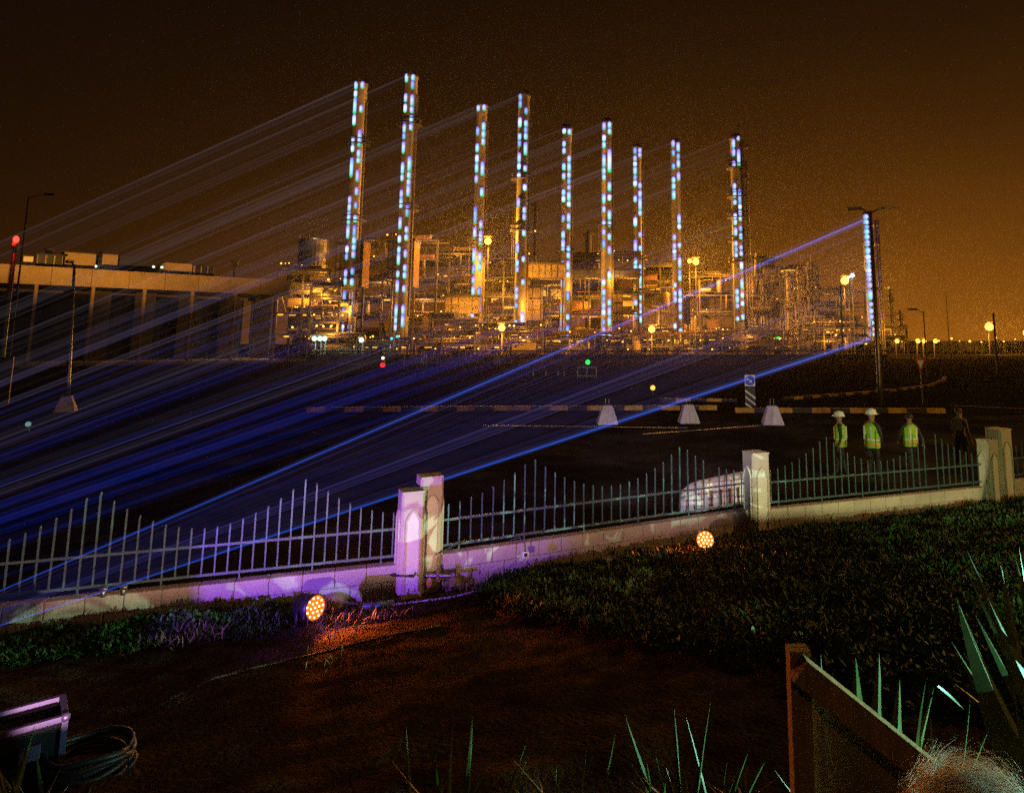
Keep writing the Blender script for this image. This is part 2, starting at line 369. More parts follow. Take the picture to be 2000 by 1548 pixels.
for i, (pxc, pyc, Y, lab, (L, Rr)) in enumerate(STK):
    c = at(pxc, pyc, Y); X = c.x; ztop = at(pxc, TOPS[i], Y).z + 0.5
    rad = 1.62 if i != 8 else 1.75
    t = thing('furnace_stack' if i != 8 else 'process_column', lab, 'stack', (X, Y, 0), 'stacks dotted with light spots')
    bm = bmesh.new()
    lathe(bm, [(rad * 1.04, 0), (rad * 1.04, 9), (rad * 1.0, 13), (rad * 0.97, ztop - 1.6), (rad * 1.1, ztop - 1.5), (rad * 1.1, ztop - 0.9), (rad * 0.95, ztop - 0.8), (rad * 0.95, ztop)], 20)
    mesh_obj('shell', bm, spot_small, t, Matrix.Translation((X, Y, 0)), True)
    # ladder with hoops and two platforms
    lx = X - rad - 0.55
    for dx in (-0.25, 0.25): rod('ladder_rail', galv, t, (lx + dx, Y - 0.3, 12), (lx + dx, Y - 0.3, ztop - (18 if i != 8 else 6)), 0.07)
    plats = {0: (34, 54), 1: (36, 58), 3: (33, 47), 5: (38,), 8: (30, 37, 45, 52, 62)}.get(i, (31,))
    for zp in plats:
        bm = bmesh.new(); lathe(bm, [(rad + 0.05, zp), (rad + 1.5, zp), (rad + 1.5, zp + 0.2), (rad + 0.05, zp + 0.2)], 18)
        p = mesh_obj('platform', bm, galv if i != 8 else steel, t, Matrix.Translation((X, Y, 0)))
        for k in range(9):
            a = k / 9 * 2 * math.pi
            rod('railing_post', galv, p, (X + (rad + 1.4) * math.cos(a), Y + (rad + 1.4) * math.sin(a), zp + 0.2), (X + (rad + 1.4) * math.cos(a), Y + (rad + 1.4) * math.sin(a), zp + 1.4), 0.05)
        bm = bmesh.new(); lathe(bm, [(rad + 1.37, zp + 1.35), (rad + 1.45, zp + 1.35), (rad + 1.45, zp + 1.45), (rad + 1.37, zp + 1.45)], 18)
        mesh_obj('handrail', bm, galv, p, Matrix.Translation((X, Y, 0)))
    if i == 8:
        for dx, r_, top in ((2.5, 0.62, ztop - 2), (3.6, 0.3, ztop - 9), (4.6, 0.22, ztop - 18), (1.5, 0.14, ztop + 4)): rod('riser_pipe', tan, t, (X + dx, Y + 0.4, 8), (X + dx, Y + 0.4, top), r_)  # tan pipes and cages carry this side's orange light in their colour
        for zz_ in (ztop - 4, ztop - 13, ztop - 16): box('cage', tan, t, (X + 3.0, Y, zz_), (2.8, 1.6, 1.4))
    else:
        rod('riser_pipe', tan, t, (X + rad + 0.2, Y - 0.2, 10), (X + rad + 0.2, Y - 0.2, ztop - 6), 0.22)  # riser coloured tan to give the stack its orange-lit right edge
    rays = []
    ro = 0.60
    for side, lst in ((-1, L), (1, Rr)):
        for (y0, y1) in lst:
            Yd = Y - 1.25
            p0, p1 = at(pxc, y0 - 1, Yd), at(pxc, y1 + 1, Yd)
            xd = X + side * 0.80
            Ln = max(p0.z - p1.z, 1.2)
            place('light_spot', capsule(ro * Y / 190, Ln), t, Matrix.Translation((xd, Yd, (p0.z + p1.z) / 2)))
            h = min(1.0, max(0.0, (p0.z + p1.z) / 2 / 70))
            low = (1 - h) ** 3.2
            s = random.choice((0.04, 0.1, 0.2, 0.4, 0.9, 2.0)) * 0.55
            c0 = (s * (0.0160 * (1 - low) ** 4 + .0002), s * (0.0135 * (1 - low) ** 4 + .0028 * low), s * (0.0160 * (1 - low) ** 4 + 0.060 * low))
            c1 = tuple(q * (0.9 - .25 * low) for q in c0); c0 = tuple(q * (.28 + 1.0 * min(1, low * 2.2)) for q in c0)
            if side < 0: rays.append((Vector((xd, Yd, p0.z)), Vector((xd, Yd, p1.z)), c0, c1))
    if TOPS[i]:                                                  # the brighter upper edge of each fan
        pt = at(pxc, TOPS[i] + 3, Y - 1.25)
        rays.append((Vector((X - 0.8, Y - 1.25, pt.z + 0.3)), Vector((X - 0.8, Y - 1.25, pt.z - 0.3)), (0.006, 0.005, 0.006), (0.022, 0.019, 0.022)))
    # spill below the lowest spots: the densest, bluest part of the fan
    for q in range(5):
        zc = 1.0 + q * 1.5 + random.uniform(0, 0.8); hh = random.uniform(0.15, 0.8); s = random.choice((0.03, 0.1, 0.2, 0.6, 1.8)) * 0.5
        rays.append((Vector((X, Y - 1.25, zc + hh)), Vector((X, Y - 1.25, zc)), (0.0003 * s, 0.006 * s, 0.085 * s), (0.0002 * s, 0.002 * s, 0.016 * s)))
    fan(SRC2, rays, lab.split(',')[0].replace('stack', 'stack').join(['blue laser fan aimed at the ', '']) if False else
        ['faint blue laser fan aimed at the leftmost stack', 'faint blue laser fan aimed at the tallest stack', 'faint blue laser fan aimed at the third stack from the left', 'faint blue laser fan aimed at the fourth stack from the left', 'faint blue laser fan aimed at the fifth stack from the left', 'faint blue laser fan aimed at the sixth stack from the left', 'faint blue laser fan aimed at the shortest stack', 'faint blue laser fan aimed at the eighth stack from the left', 'faint blue laser fan aimed at the column with platforms'][i], 'laser fans')
    stack_ends.append((X, Y, ztop))

# tower ten: the solid blue line of light, far right
Y10 = 216
c10 = at(1697, 540, Y10); X10 = c10.x; zt = at(1700, 412, Y10).z
t = thing('process_column', 'slim column at the right end with a solid blue line of light', 'stack', (X10, Y10, 0), 'stacks dotted with light spots')
bm = bmesh.new(); lathe(bm, [(2.2, 0), (2.2, 4), (1.45, 7), (1.4, zt - 1.5), (1.2, zt - 0.6), (0.3, zt)], 18)
mesh_obj('shell', bm, alu, t, Matrix.Translation((X10, Y10, 0)), True)
for zp in (zt - 5, zt - 11, zt - 18, zt - 25):
    bm = bmesh.new(); lathe(bm, [(1.4, zp), (2.9, zp), (2.9, zp + 0.2), (1.4, zp + 0.2)], 16)
    p = mesh_obj('platform', bm, galv, t, Matrix.Translation((X10 + 0.9, Y10, 0)))
    for k in range(8):
        a = k / 8 * 2 * math.pi
        rod('railing_post', galv, p, (X10 + 0.9 + 2.8 * math.cos(a), Y10 + 2.8 * math.sin(a), zp), (X10 + 0.9 + 2.8 * math.cos(a), Y10 + 2.8 * math.sin(a), zp + 1.3), 0.06)
for dx, r_ in ((2.2, 0.22), (3.0, 0.15)): rod('riser_pipe', alu, t, (X10 + dx + .8, Y10, 0), (X10 + dx + .8, Y10, zt - 3), r_ * 1.8)
rays = []
py = 418.0
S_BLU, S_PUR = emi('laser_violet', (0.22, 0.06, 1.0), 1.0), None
while py < 652:
    ln = random.choice((7, 8, 9, 11, 14, 22)); y1 = min(py + ln, 656)
    p0, p1 = at(1694, py, Y10 - 1.5), at(1694, y1, Y10 - 1.5)
    xs = X10 - 0.55
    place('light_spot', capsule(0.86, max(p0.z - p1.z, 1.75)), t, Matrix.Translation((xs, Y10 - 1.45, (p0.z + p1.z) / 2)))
    s = random.uniform(0.5, 1.3)
    rays.append((Vector((xs, Y10 - 1.5, p0.z)), Vector((xs, Y10 - 1.5, p1.z)), (0.006 * s, 0.0065 * s, 0.040 * s), (0.014 * s, 0.010 * s, 0.016 * s)))
    py = y1 + random.choice((0.5, 0.8, 1.5))
rod('light_line', S_BLU, t, (X10 + 0.95, Y10 - 1.3, 3.5), (X10 + 0.95, Y10 - 1.3, zt - 2), 0.3)  # glowing rod put in for the violet laser light on the column
for pp, hh, k in ((428, 0.8, 1.25), (433.5, 0.3, 0.4), (660, 0.85, 1.35), (655, 0.3, 0.25), (665, 0.3, 0.3)):
    z0 = at(1694, pp, Y10 - 1.5).z
    rays.append((Vector((X10 - 0.6, Y10 - 1.5, z0 + hh)), Vector((X10 - 0.6, Y10 - 1.5, z0 - hh)), (0.006 * k, 0.060 * k, 0.46 * k), (0.05 * k, 0.09 * k, 0.42 * k), (0, .03, .10, .45, 1.0, .55, .7, .16, .05, 0)))
fan(SRC1, rays, 'bright blue laser fan with two sharp edges crossing the fence', 'laser fans')

# =================================================================== the plant between and behind the stacks
PM = [steel, galv, alu, tan, rust, dark]
def lampbit(parent, p, m=None, r=0.28): return ball('lamp', m or bulb_y, parent, p, r)
def rack(px0, px1, pytop, Y, depth, nlev, label, npipe=4, lamps=6, name='pipe_rack', group='pipe racks and frames of the plant', panel=0.25, vess=2, rng=None, seed=0):
    rg = random.Random(seed)
    x0, x1 = at(px0, 600, Y).x, at(px1, 600, Y).x; top = at((px0 + px1) / 2, pytop, Y).z
    t = thing(name, label, 'pipe rack', ((x0 + x1) / 2, Y + depth / 2, 0), group)
    n = max(2, int((x1 - x0) / 6.5) + 1); xs = [x0 + (x1 - x0) * k / (n - 1) for k in range(n)]
    zs = [top * (k + 1) / nlev for k in range(nlev)]
    for x in xs:
        for y in (Y, Y + depth): box('column', steel if rg.random() < .6 else galv, t, (x, y, top / 2), (0.5, 0.5, top))
    for z in zs:
        for y in (Y, Y + depth): box('beam', galv if rg.random() < .5 else steel, t, ((x0 + x1) / 2, y, z), (x1 - x0 + 0.6, 0.4, 0.5))
        if rg.random() < .7: box('deck', dark, t, ((x0 + x1) / 2, Y + depth / 2, z + 0.05), (x1 - x0, depth, 0.12))
        for k in range(npipe):
            r_ = rg.choice((0.2, 0.28, 0.35, 0.5, 0.75)); y = Y + depth * rg.uniform(-0.05, 1); a = x0 + rg.uniform(-1, (x1 - x0) * .35); b = x1 + rg.uniform(-(x1 - x0) * .35, 1)
            zz_ = z + 0.35 + r_ + rg.choice((0, 0, 0.9))
            rod('pipe', rg.choice(PM), t, (a, y, zz_), (b, y, zz_), r_)
        rod('handrail', galv, t, (x0, Y - 0.3, z + 1.3), (x1, Y - 0.3, z + 1.3), 0.07)
    for k in range(int((x1 - x0) * 0.35)):
        x = rg.uniform(x0, x1); z0 = rg.choice([0] + zs[:-1]); z1 = z0 + top / nlev * rg.choice((1, 1, 2))
        rod('riser_pipe', rg.choice(PM), t, (x, Y + rg.uniform(-0.8, depth * .5), z0), (x, Y + rg.uniform(-0.8, 0), min(z1, top + 2)), rg.choice((0.15, 0.2, 0.3, 0.45)))
    for k in range(len(xs) - 1):
        for z, zn in zip([0] + zs, zs):
            if rg.random() < .35: rod('brace', steel, t, (xs[k], Y - 0.1, z), (xs[k + 1], Y - 0.1, zn), 0.14)
            if rg.random() < panel: box('panel', rg.choice((tan, dark, rust, dark, dark)), t, ((xs[k] + xs[k + 1]) / 2, Y + depth * rg.uniform(.3, .9), (z + zn) / 2), (xs[k + 1] - xs[k] - 0.7, 0.3, (zn - z) * rg.uniform(.5, .85)))
    for k in range(vess):
        z = rg.choice([0] + zs[:-1]); r_ = rg.uniform(0.7, 1.5); x = rg.uniform(x0 + 2, x1 - 2)
        if rg.random() < .5: rod('vessel', rg.choice((alu, tan)), t, (x, Y + .5, z + 0.6), (x, Y + .5, z + 0.6 + r_ * 4), r_, 'vessel')
        else: rod('vessel', rg.choice((alu, tan)), t, (x - r_ * 2.4, Y + .5, z + 0.9 + r_), (x + r_ * 2.4, Y + .5, z + 0.9 + r_), r_, 'vessel')
    for k in range(lamps // 2 + 2):                             # glowing strips put in for lamplit surfaces under the decks
        z = rg.choice(zs) - .5; x = rg.uniform(x0 + 1, x1 - 1); box('lit_strip', strip_y, t, (x, Y + rg.uniform(-.5, depth * .4), z), (rg.uniform(.7, 2.2), .12, rg.choice((.14, .2, .4))))
    for k in range(int(lamps * 1.8)):
        z = rg.choice(zs) + rg.choice((-0.8, 1.8, 2.0)); x = rg.uniform(x0, x1)
        lampbit(t, (x, Y + rg.uniform(-0.6, depth * .6), z), r=rg.uniform(0.12, 0.26))
    for k in range(int((x1 - x0) * .9)):                         # small bore piping, cable trays and valves
        z = rg.choice(zs) + rg.uniform(-2.2, 1.2); x = rg.uniform(x0, x1); L_ = rg.uniform(1.2, 6); y = Y - .5 - rg.random() * .6
        if rg.random() < .5: rod('small_pipe', rg.choice(PM), t, (x, y, max(z, .2)), (min(x + L_, x1 + 1), y, max(z, .2)), rg.choice((.08, .12, .16)))
        else: rod('small_pipe', rg.choice(PM), t, (x, y, max(z, .2)), (x, y, max(z, .2) + L_ * .6), rg.choice((.08, .12, .16)))
    return t, (x0, x1, top)

def lit(t, spots, power, col=SOD, r=0.3):
    for k, (px, py, Y) in enumerate(spots):                     # every second added light sits inside the frame, behind the pipes
        p = at(px, py, Y)
        if k % 2 == 1: p.y = W[t].translation.y
        point(t, p, power * (1.7 if k % 2 == 0 else 4.6), col, r)

RK = [
 (540, 640, 528, 186, 8, 4, 'low pipe rack running out beside the canopy building', 5, 12, 0.4, 1),
 (606, 662, 560, 160, 7, 6, 'yellow-lit stair tower beside the end of the canopy building', 3, 14, 0.5, 1),
 (660, 745, 476, 184, 14, 6, 'tall dark furnace frame behind the leftmost stack', 4, 5, 0.5, 2),
 (745, 850, 470, 182, 14, 6, 'tall dark furnace frame behind the tallest stack', 4, 5, 0.5, 2),
 (850, 945, 496, 205, 14, 5, 'furnace frame below the bright sodium lamp', 5, 9, 0.4, 3),
 (935, 1030, 505, 200, 12, 5, 'yellow-lit furnace frame between the third and fourth stacks', 5, 10, 0.5, 3),
 (1025, 1110, 520, 216, 12, 5, 'furnace frame under the long yellow duct', 4, 8, 0.5, 2),
 (1105, 1195, 505, 228, 12, 5, 'dark furnace frame right of the fifth stack', 5, 7, 0.5, 2),
 (1190, 1255, 500, 226, 12, 5, 'dark furnace frame left of the shortest stack', 5, 7, 0.5, 2),
 (1250, 1330, 520, 246, 12, 4, 'dark furnace frame behind the eighth stack', 5, 7, 0.45, 2),
 (1325, 1450, 540, 250, 14, 4, 'low dark frame under the orange flare glow', 5, 8, 0.45, 3),
 (1446, 1530, 505, 236, 14, 5, 'dark block-like frame right of the column with platforms', 5, 6, 0.6, 2),
 (1525, 1600, 525, 232, 12, 5, 'yellowish frame carrying upright vessels, right of the dark block', 5, 10, 0.3, 4),
 (1595, 1690, 570, 226, 12, 4, 'pipe frame under the bright street lamp on the right', 6, 9, 0.3, 2),
 (1705, 1768, 640, 230, 10, 2, 'low outer pipe frame right of the slim column', 4, 4, 0.2, 1),
]
racks = []
for k, (a, b, tpy, Y, dp, nl, lab, npi, nla, pan, ve) in enumerate(RK):
    racks.append(rack(a, b, tpy, Y, dp, nl, lab, npi, nla, panel=pan, vess=ve, seed=100 + k)[0])
FRK = [
 (620, 700, 672, 158, 5, 1, 'low pipe run in front of the leftmost stack', 4, 5),
 (700, 800, 674, 156, 5, 1, 'low pipe run in front of the tallest stack', 4, 4),
 (800, 930, 630, 176, 6, 3, 'low pipe run left of the third stack', 5, 8),
 (930, 1060, 650, 168, 6, 2, 'low pipe run lit yellow by the ground lamp', 5, 8),
 (1060, 1220, 662, 188, 6, 2, 'low pipe run in front of the fifth and sixth stacks', 5, 8),
 (1220, 1400, 660, 200, 6, 2, 'low pipe run around the amber ground lamp', 5, 9),
 (1400, 1560, 655, 206, 6, 2, 'low pipe run in front of the column with platforms', 5, 7),
 (1560, 1700, 640, 208, 6, 2, 'low pipe run at the foot of the slim column', 5, 6),
]
fr = []
for k, (a, b, tpy, Y, dp, nl, lab, npi, nla) in enumerate(FRK):
    fr.append(rack(a, b, tpy, Y, dp, nl, lab, npi, nla, panel=0.3, vess=2, seed=300 + k)[0])

# furnace wall boxes and ducts
def furnace(px0, px1, py0, py1, Y, dp, m, label, grid=False):
    a, b = at(px0, py0, Y), at(px1, py1, Y); zb = max(b.z, 0)
    t = thing('furnace_box', label, 'furnace', ((a.x + b.x) / 2, Y + dp / 2, zb), 'furnace boxes of the plant')
    box('wall', m, t, ((a.x + b.x) / 2, Y + dp / 2, (a.z + zb) / 2), (b.x - a.x, dp, a.z - zb))
    box('roof', dark, t, ((a.x + b.x) / 2, Y + dp / 2, a.z + 0.3), (b.x - a.x + 0.6, dp + 0.6, 0.6))
    nx = max(2, int((b.x - a.x) / 1.6)); nz_ = max(2, int((a.z - zb) / 2.2))
    for k in range(nx + 1): box('stiffener', steel if not grid else dark, t, (a.x + (b.x - a.x) * k / nx, Y - 0.12, (a.z + zb) / 2), (0.16, 0.2, a.z - zb))
    for k in range(nz_ + 1): box('stiffener', steel if not grid else dark, t, ((a.x + b.x) / 2, Y - 0.16, zb + (a.z - zb) * k / nz_), (b.x - a.x, 0.2, 0.18))
    if zb > 0.5:
        for x in (a.x + 0.4, b.x - 0.4): box('leg', steel, t, (x, Y + dp / 2, zb / 2), (0.5, 0.5, zb))
    return t
FB = []
FB.append(furnace(658, 672, 478, 545, 173, 6, tan, 'narrow tan convection box left of the leftmost stack'))
FB.append(furnace(759, 774, 474, 545, 170, 6, tan, 'narrow tan convection box left of the tallest stack'))
furnace(676, 706, 470, 560, 174.5, 5, rust, 'rust-red box wrapped round the leftmost stack')
furnace(778, 806, 470, 560, 170.5, 5, rust, 'rust-red box wrapped round the tallest stack')
furnace(1025, 1055, 562, 626, 182, 6, tan, 'gridded tan panel box right of the fourth stack', True)
furnace(1194, 1216, 572, 628, 204, 6, tan, 'gridded tan panel box right of the sixth stack', True)
furnace(1333, 1348, 584, 632, 226, 6, tan, 'gridded tan panel box right of the eighth stack', True)
furnace(1028, 1100, 516, 542, 196, 8, tan, 'long yellow-lit duct right of the fourth stack')
furnace(1100, 1250, 528, 542, 214, 6, alu, 'long grey duct running behind the sixth stack')
furnace(870, 935, 580, 612, 186, 6, tan, 'yellow-lit windowed box left of the third stack')

# round tank at the left, with lit rim
a = at(587, 466, 230); b = at(648, 466, 230); rr_ = (b.x - a.x) / 2
t = thing('storage_tank', 'grey round tank with a lit rim left of the leftmost stack', 'tank', ((a.x + b.x) / 2, 230, 0))
bm = bmesh.new(); lathe(bm, [(rr_, 0), (rr_, a.z - .8), (rr_ * .98, a.z - .6), (0.1, a.z + .4)], 28); mesh_obj('shell', bm, alu, t, Matrix.Translation(((a.x + b.x) / 2, 230, 0)))
for k in range(16):
    an = k / 16 * 2 * math.pi
    rod('railing_post', galv, t, ((a.x + b.x) / 2 + rr_ * math.cos(an), 230 + rr_ * math.sin(an), a.z - .8), ((a.x + b.x) / 2 + rr_ * math.cos(an), 230 + rr_ * math.sin(an), a.z + .6), 0.06)
point(t, ((a.x + b.x) / 2 + 2, 230 - 7, a.z + 4), 1500, (1, .7, .4))

# upright columns and vessels seen above the roofline
def vcol(px, py0, Y, r_, label, m=alu, lamp=False, name='process_vessel'):
    p = at(px, py0, Y)
    t = thing(name, label, 'vessel', (p.x, Y, 0), 'upright vessels of the plant')
    bm = bmesh.new(); z = p.z
    lathe(bm, [(r_ * 1.2, 0), (r_ * 1.2, z * .15), (r_, z * .2), (r_, z - r_), (r_ * .8, z - r_ * .4), (r_ * .3, z)], 14); mesh_obj('shell', bm, m, t, Matrix.Translation((p.x, Y, 0)), True)
    for zp in (z * .55, z * .78, z - r_ - .6):
        bm = bmesh.new(); lathe(bm, [(r_, zp), (r_ + 1.1, zp), (r_ + 1.1, zp + .2), (r_, zp + .2)], 12); pl = mesh_obj('platform', bm, steel, t, Matrix.Translation((p.x, Y, 0)))
        for k in range(6):
            an = k / 6 * 2 * math.pi; rod('railing_post', galv, pl, (p.x + (r_ + 1) * math.cos(an), Y + (r_ + 1) * math.sin(an), zp), (p.x + (r_ + 1) * math.cos(an), Y + (r_ + 1) * math.sin(an), zp + 1.2), 0.06)
    rod('riser_pipe', m, t, (p.x + r_ + .4, Y, 0), (p.x + r_ + .4, Y, z * .9), 0.2)
    if lamp: lampbit(t, (p.x, Y - r_ - .6, z * .8), r=.3)
    return t
VC = [(1047, 395, 250, .7, 'thin vent column between the fourth and fifth stacks'), (1150, 450, 250, 1.2, 'dark column with a small lamp right of the fifth stack'),
      (884, 474, 222, 1.1, 'small yellow-lit vessel top left of the third stack'), (908, 472, 222, 1.3, 'rounded yellow-lit vessel top beside the third stack'), (1285, 505, 262, 1.3, 'dark vessel behind the seventh stack'),
      (1540, 532, 226, 1.0, 'pale upright vessel with a swollen middle'), (1560, 520, 226, .8, 'slim pale vessel pipe rising over the yellowish frame'), (1582, 510, 230, 1.5, 'widest pale vessel on the yellowish frame'), (1490, 520, 246, 1.4, 'dark vessel inside the block-like frame'),
      (1372, 500, 256, 1.6, 'lit vessel top beside the flare lamps'), (1736, 560, 236, .5, 'thin pipe column just right of the slim column'), (1756, 606, 240, .6, 'short pipe column at the right end of the plant')]
for v in VC: vcol(*v, m=tan if v[0] in (1540, 1560, 1582, 884, 908) else (steel if v[0] < 1400 else alu), lamp=v[0] in (1150, 1047))
p = at(1572, 498, 228); t = thing('lifting_frame', 'small bright gantry frame on top of the yellowish vessels', 'gantry', (p.x, 228, p.z - 8))
for dx in (-1.5, 1.9): rod('post', tan, t, (p.x + dx, 228, p.z - 8), (p.x + dx, 228, p.z), 0.18)
rod('beam', tan, t, (p.x - 1.6, 228, p.z), (p.x + 2.0, 228, p.z), 0.2)
# portal frames in front on the right
for k, (px, py) in enumerate(((1533, 590), (1570, 618))):
    a, b = at(px, py, 212), at(px + 40, py, 212)
    t = thing('portal_frame', ['pale portal frame under the yellowish vessels', 'lower pale portal frame right of its twin'][k], 'frame', ((a.x + b.x) / 2, 212, 0), 'portal frames of the plant')
    for x in (a.x, (a.x + b.x) / 2, b.x): box('post', tan, t, (x, 212, a.z / 2), (0.45, 0.45, a.z))
    box('beam', tan, t, ((a.x + b.x) / 2, 211.9, a.z), (b.x - a.x + .6, 0.5, 0.7))
    rod('brace', tan, t, (a.x, 211.7, a.z), (a.x - 5, 211.7, 0), .16)

# plant lamps: real fixtures with their light
def lamp_post(px, py, Y, label, power, rb=0.55, col=SOD, bulb=None, zb=0.0, arm=0.0, group='lit lamps on the plant', m=steel, name='lamp_post'):
    p = at(px, py, Y)
    t = thing(name, label, 'lamp', (p.x - arm, Y + .8, zb), group)
    rod('pole', m, t, (p.x - arm, Y + .8, zb), (p.x - arm, Y + .8, p.z + .2), 0.16)
    rod('arm', m, t, (p.x - arm, Y + .8, p.z + .2), (p.x, Y, p.z + .25), 0.1)
    box('lamp_head', m, t, (p.x, Y, p.z + rb + .15), (rb * 2.2, rb * 2.2, .25))
    ball('bulb', bulb or bulb_o, t, (p.x, Y, p.z), rb)
    if power: point(t, (p.x, Y - rb - .25, p.z - .2), power, col, 0.2)
    return t
lamp_post(953, 471, 183, 'dazzling sodium lamp right of the third stack', 60000, 0.95)
lamp_post(980, 640, 160, 'dazzling sodium lamp low in front of the third stack', 14000, 0.8)
lamp_post(1273, 643, 194, 'dazzling amber lamp low left of the eighth stack', 16000, 0.95)
lamp_post(1359, 511, 244, 'bright sodium lamp in the flare glow', 100000, 1.2)
lamp_post(1347, 510, 246, 'smaller sodium lamp left of its twin in the flare glow', 20000, 0.8)
lamp_post(1650, 548, 200, 'dazzling street lamp left of the slim column', 34000, 1.15)
lamp_post(1665, 538, 204, 'larger blue-white lamp left of the slim column', 1500, 0.55, (.6, .8, 1), bulb_c)
lamp_post(1658, 541, 206, 'smaller blue-white lamp left of the slim column', 0, 0.38, (.6, .8, 1), bulb_c)
lamp_post(1932, 638, 210, 'dazzling sodium street lamp on the far right', 24000, 1.2)
lamp_post(2006, 650, 230, 'sodium street lamp cut by the right picture edge', 24000, 1.2)
for px, lab in ((1752, 'round amber ground lamp nearest the slim column'), (1793, 'round amber ground lamp, left of the close pair'), (1805, 'round amber ground lamp, right of the close pair'), (1827, 'round amber ground lamp, rightmost of the four')):
    lamp_post(px, 666, 170, lab, 700, 0.5, bulb=bulb_o, group='low amber lamps on the right')
for px, py, lab in ((614, 661, 'white-green lamp at the stair tower foot, left of three'), (625, 661, 'white-green lamp at the stair tower foot, middle of three'), (634, 661, 'white-green lamp at the stair tower foot, right of three'), (706, 664, 'white-green lamp alone at the foot of the leftmost stack')):
    lamp_post(px, py, 152, lab, 350, 0.55, (.75, 1, .8), bulb_w, group='white-green lamps at the plant foot')
for px, py, lab in ((765, 661, 'small cyan lamp below the tallest stack, left of two'), (776, 657, 'small cyan lamp below the tallest stack, right of two')):
    lamp_post(px, py, 152, lab, 0, 0.32, bulb=emi('cyan_bulb', (.1, .6, .9), 1.5), group='cyan lamps at the plant foot')
# bare point lights added to fill the frames with light, no fixtures
lit(racks[0], ((575, 560, 180), (560, 575, 176)), 2200)
lit(racks[1], ((622, 575, 158), (645, 600, 157), (632, 640, 157)), 900)
lit(racks[2], ((690, 470, 178), (720, 560, 178)), 1500, (1, .45, .12))
lit(racks[3], ((820, 480, 176), (800, 590, 176)), 1800, (1, .45, .12))
lit(racks[4], ((880, 480, 200), (915, 565, 192), (905, 600, 182), (870, 620, 180)), 2600)
lit(racks[5], ((965, 560, 192), (990, 600, 178), (1010, 520, 190)), 2600)
lit(racks[6], ((1045, 530, 188), (1075, 560, 190), (1040, 600, 176)), 2600)
lit(racks[7], ((1130, 560, 205), (1150, 600, 200)), 2200)
lit(racks[8], ((1205, 545, 200), (1230, 600, 205)), 2200)
lit(racks[9], ((1290, 560, 225), (1300, 620, 215)), 2200)
lit(racks[10], ((1380, 560, 235), (1400, 620, 215), (1372, 490, 246)), 2600)
lit(racks[11], ((1480, 560, 224), (1500, 620, 214)), 1600, (1, .45, .12))
lit(racks[12], ((1545, 560, 214), (1580, 540, 216), (1560, 640, 208)), 3000, (1, .46, .08))
lit(racks[13], ((1630, 600, 214), (1660, 640, 206)), 1600, (1, .45, .12))
lit(racks[14], ((1735, 645, 222), (1738, 540, 228)), 2200)
lit(fr[2], ((885, 665, 164), (850, 640, 165)), 900); lit(fr[3], ((960, 665, 160), (1010, 665, 160)), 900)
lit(fr[4], ((1120, 668, 182),), 900); lit(fr[5], ((1290, 672, 194), (1340, 672, 194)), 900); lit(fr[6], ((1470, 660, 200),), 900); lit(fr[7], ((1640, 665, 202),), 900)

# =================================================================== canopy building on the left
plaster = mat('tan_plaster', (0.40, 0.31, 0.20), 0.85, 0, 0.15, 0.6, 0.2, dirt=0.25)
backw = mat('grey_wall', (0.10, 0.09, 0.085), 0.8, 0, 0.2, 0.4, dirt=0.3)
YB = 132.0                                                       # front of the canopy: near at left, farther at right
B = at(565, 548, YB); ztop = B.z; zbot = at(565, 577, YB).z
dl = ray(-70, 511); A = Vector((0, 0, CAMZ)) + dl * ((ztop - CAMZ) / dl.z)
A0, B0 = Vector((A.x, A.y, 0)), Vector((B.x, B.y, 0))
dv = (B0 - A0).normalized(); nv = Vector((dv.y, -dv.x, 0)); ang = math.atan2(dv.y, dv.x)
Lb = (B0 - A0).length
def bpt(s, d, z): return A0 + dv * s - nv * d + Vector((0, 0, z))   # s along the front, d back from it
t = thing('canopy_building', 'long low building with a tan canopy on slim columns', 'building', A0 + dv * (Lb / 2))
npan = 9
for k in range(npan):
    s0 = Lb * k / npan; s1 = Lb * (k + 1) / npan
    box('fascia_panel', plaster, t, bpt((s0 + s1) / 2, 0.25, (ztop + zbot) / 2), (s1 - s0 - 0.06, 0.5, ztop - zbot), ang)
box('end_fascia', plaster, t, bpt(Lb + 0.1, 13, (ztop + zbot) / 2), (0.5, 25, ztop - zbot), ang)
box('soffit', backw, t, bpt(Lb / 2, 13, zbot + 0.9), (Lb - .1, 25, 0.4), ang)
box('roof', backw, t, bpt(Lb / 2, 13, ztop - 0.8), (Lb - .1, 25, 0.3), ang)
box('back_wall', dark, t, bpt(Lb / 2, 22, zbot / 2), (Lb - 4, 0.6, zbot), ang)
box('plinth', conc, t, bpt(Lb / 2, 13, 0.2), (Lb, 25, 0.5), ang)
def s_of(px):                                                    # along-front position seen in a photo column
    d = ray(px, 620); a = A0; # intersect in plan
    den = d.x * dv.y - d.y * dv.x
    k = (A0.x * dv.y - A0.y * dv.x) / den
    P = Vector((d.x * k, d.y * k, 0)); return (P - A0).dot(dv)
for px in (65, 178, 280, 375, 460, 540):
    box('column', plaster, t, bpt(s_of(px), 1.2, zbot / 2 + .2), (0.42, 0.8, zbot), ang)
for px in (215, 310, 400, 487, 556):
    box('wall_panel', backw, t, bpt(s_of(px), 14, zbot / 2 + .2), (3.2, 0.5, zbot), ang)
    box('wall_panel', backw, t, bpt(s_of(px) + 2, 21.4, zbot / 2 + .2), (4.2, 0.5, zbot - .5), ang)
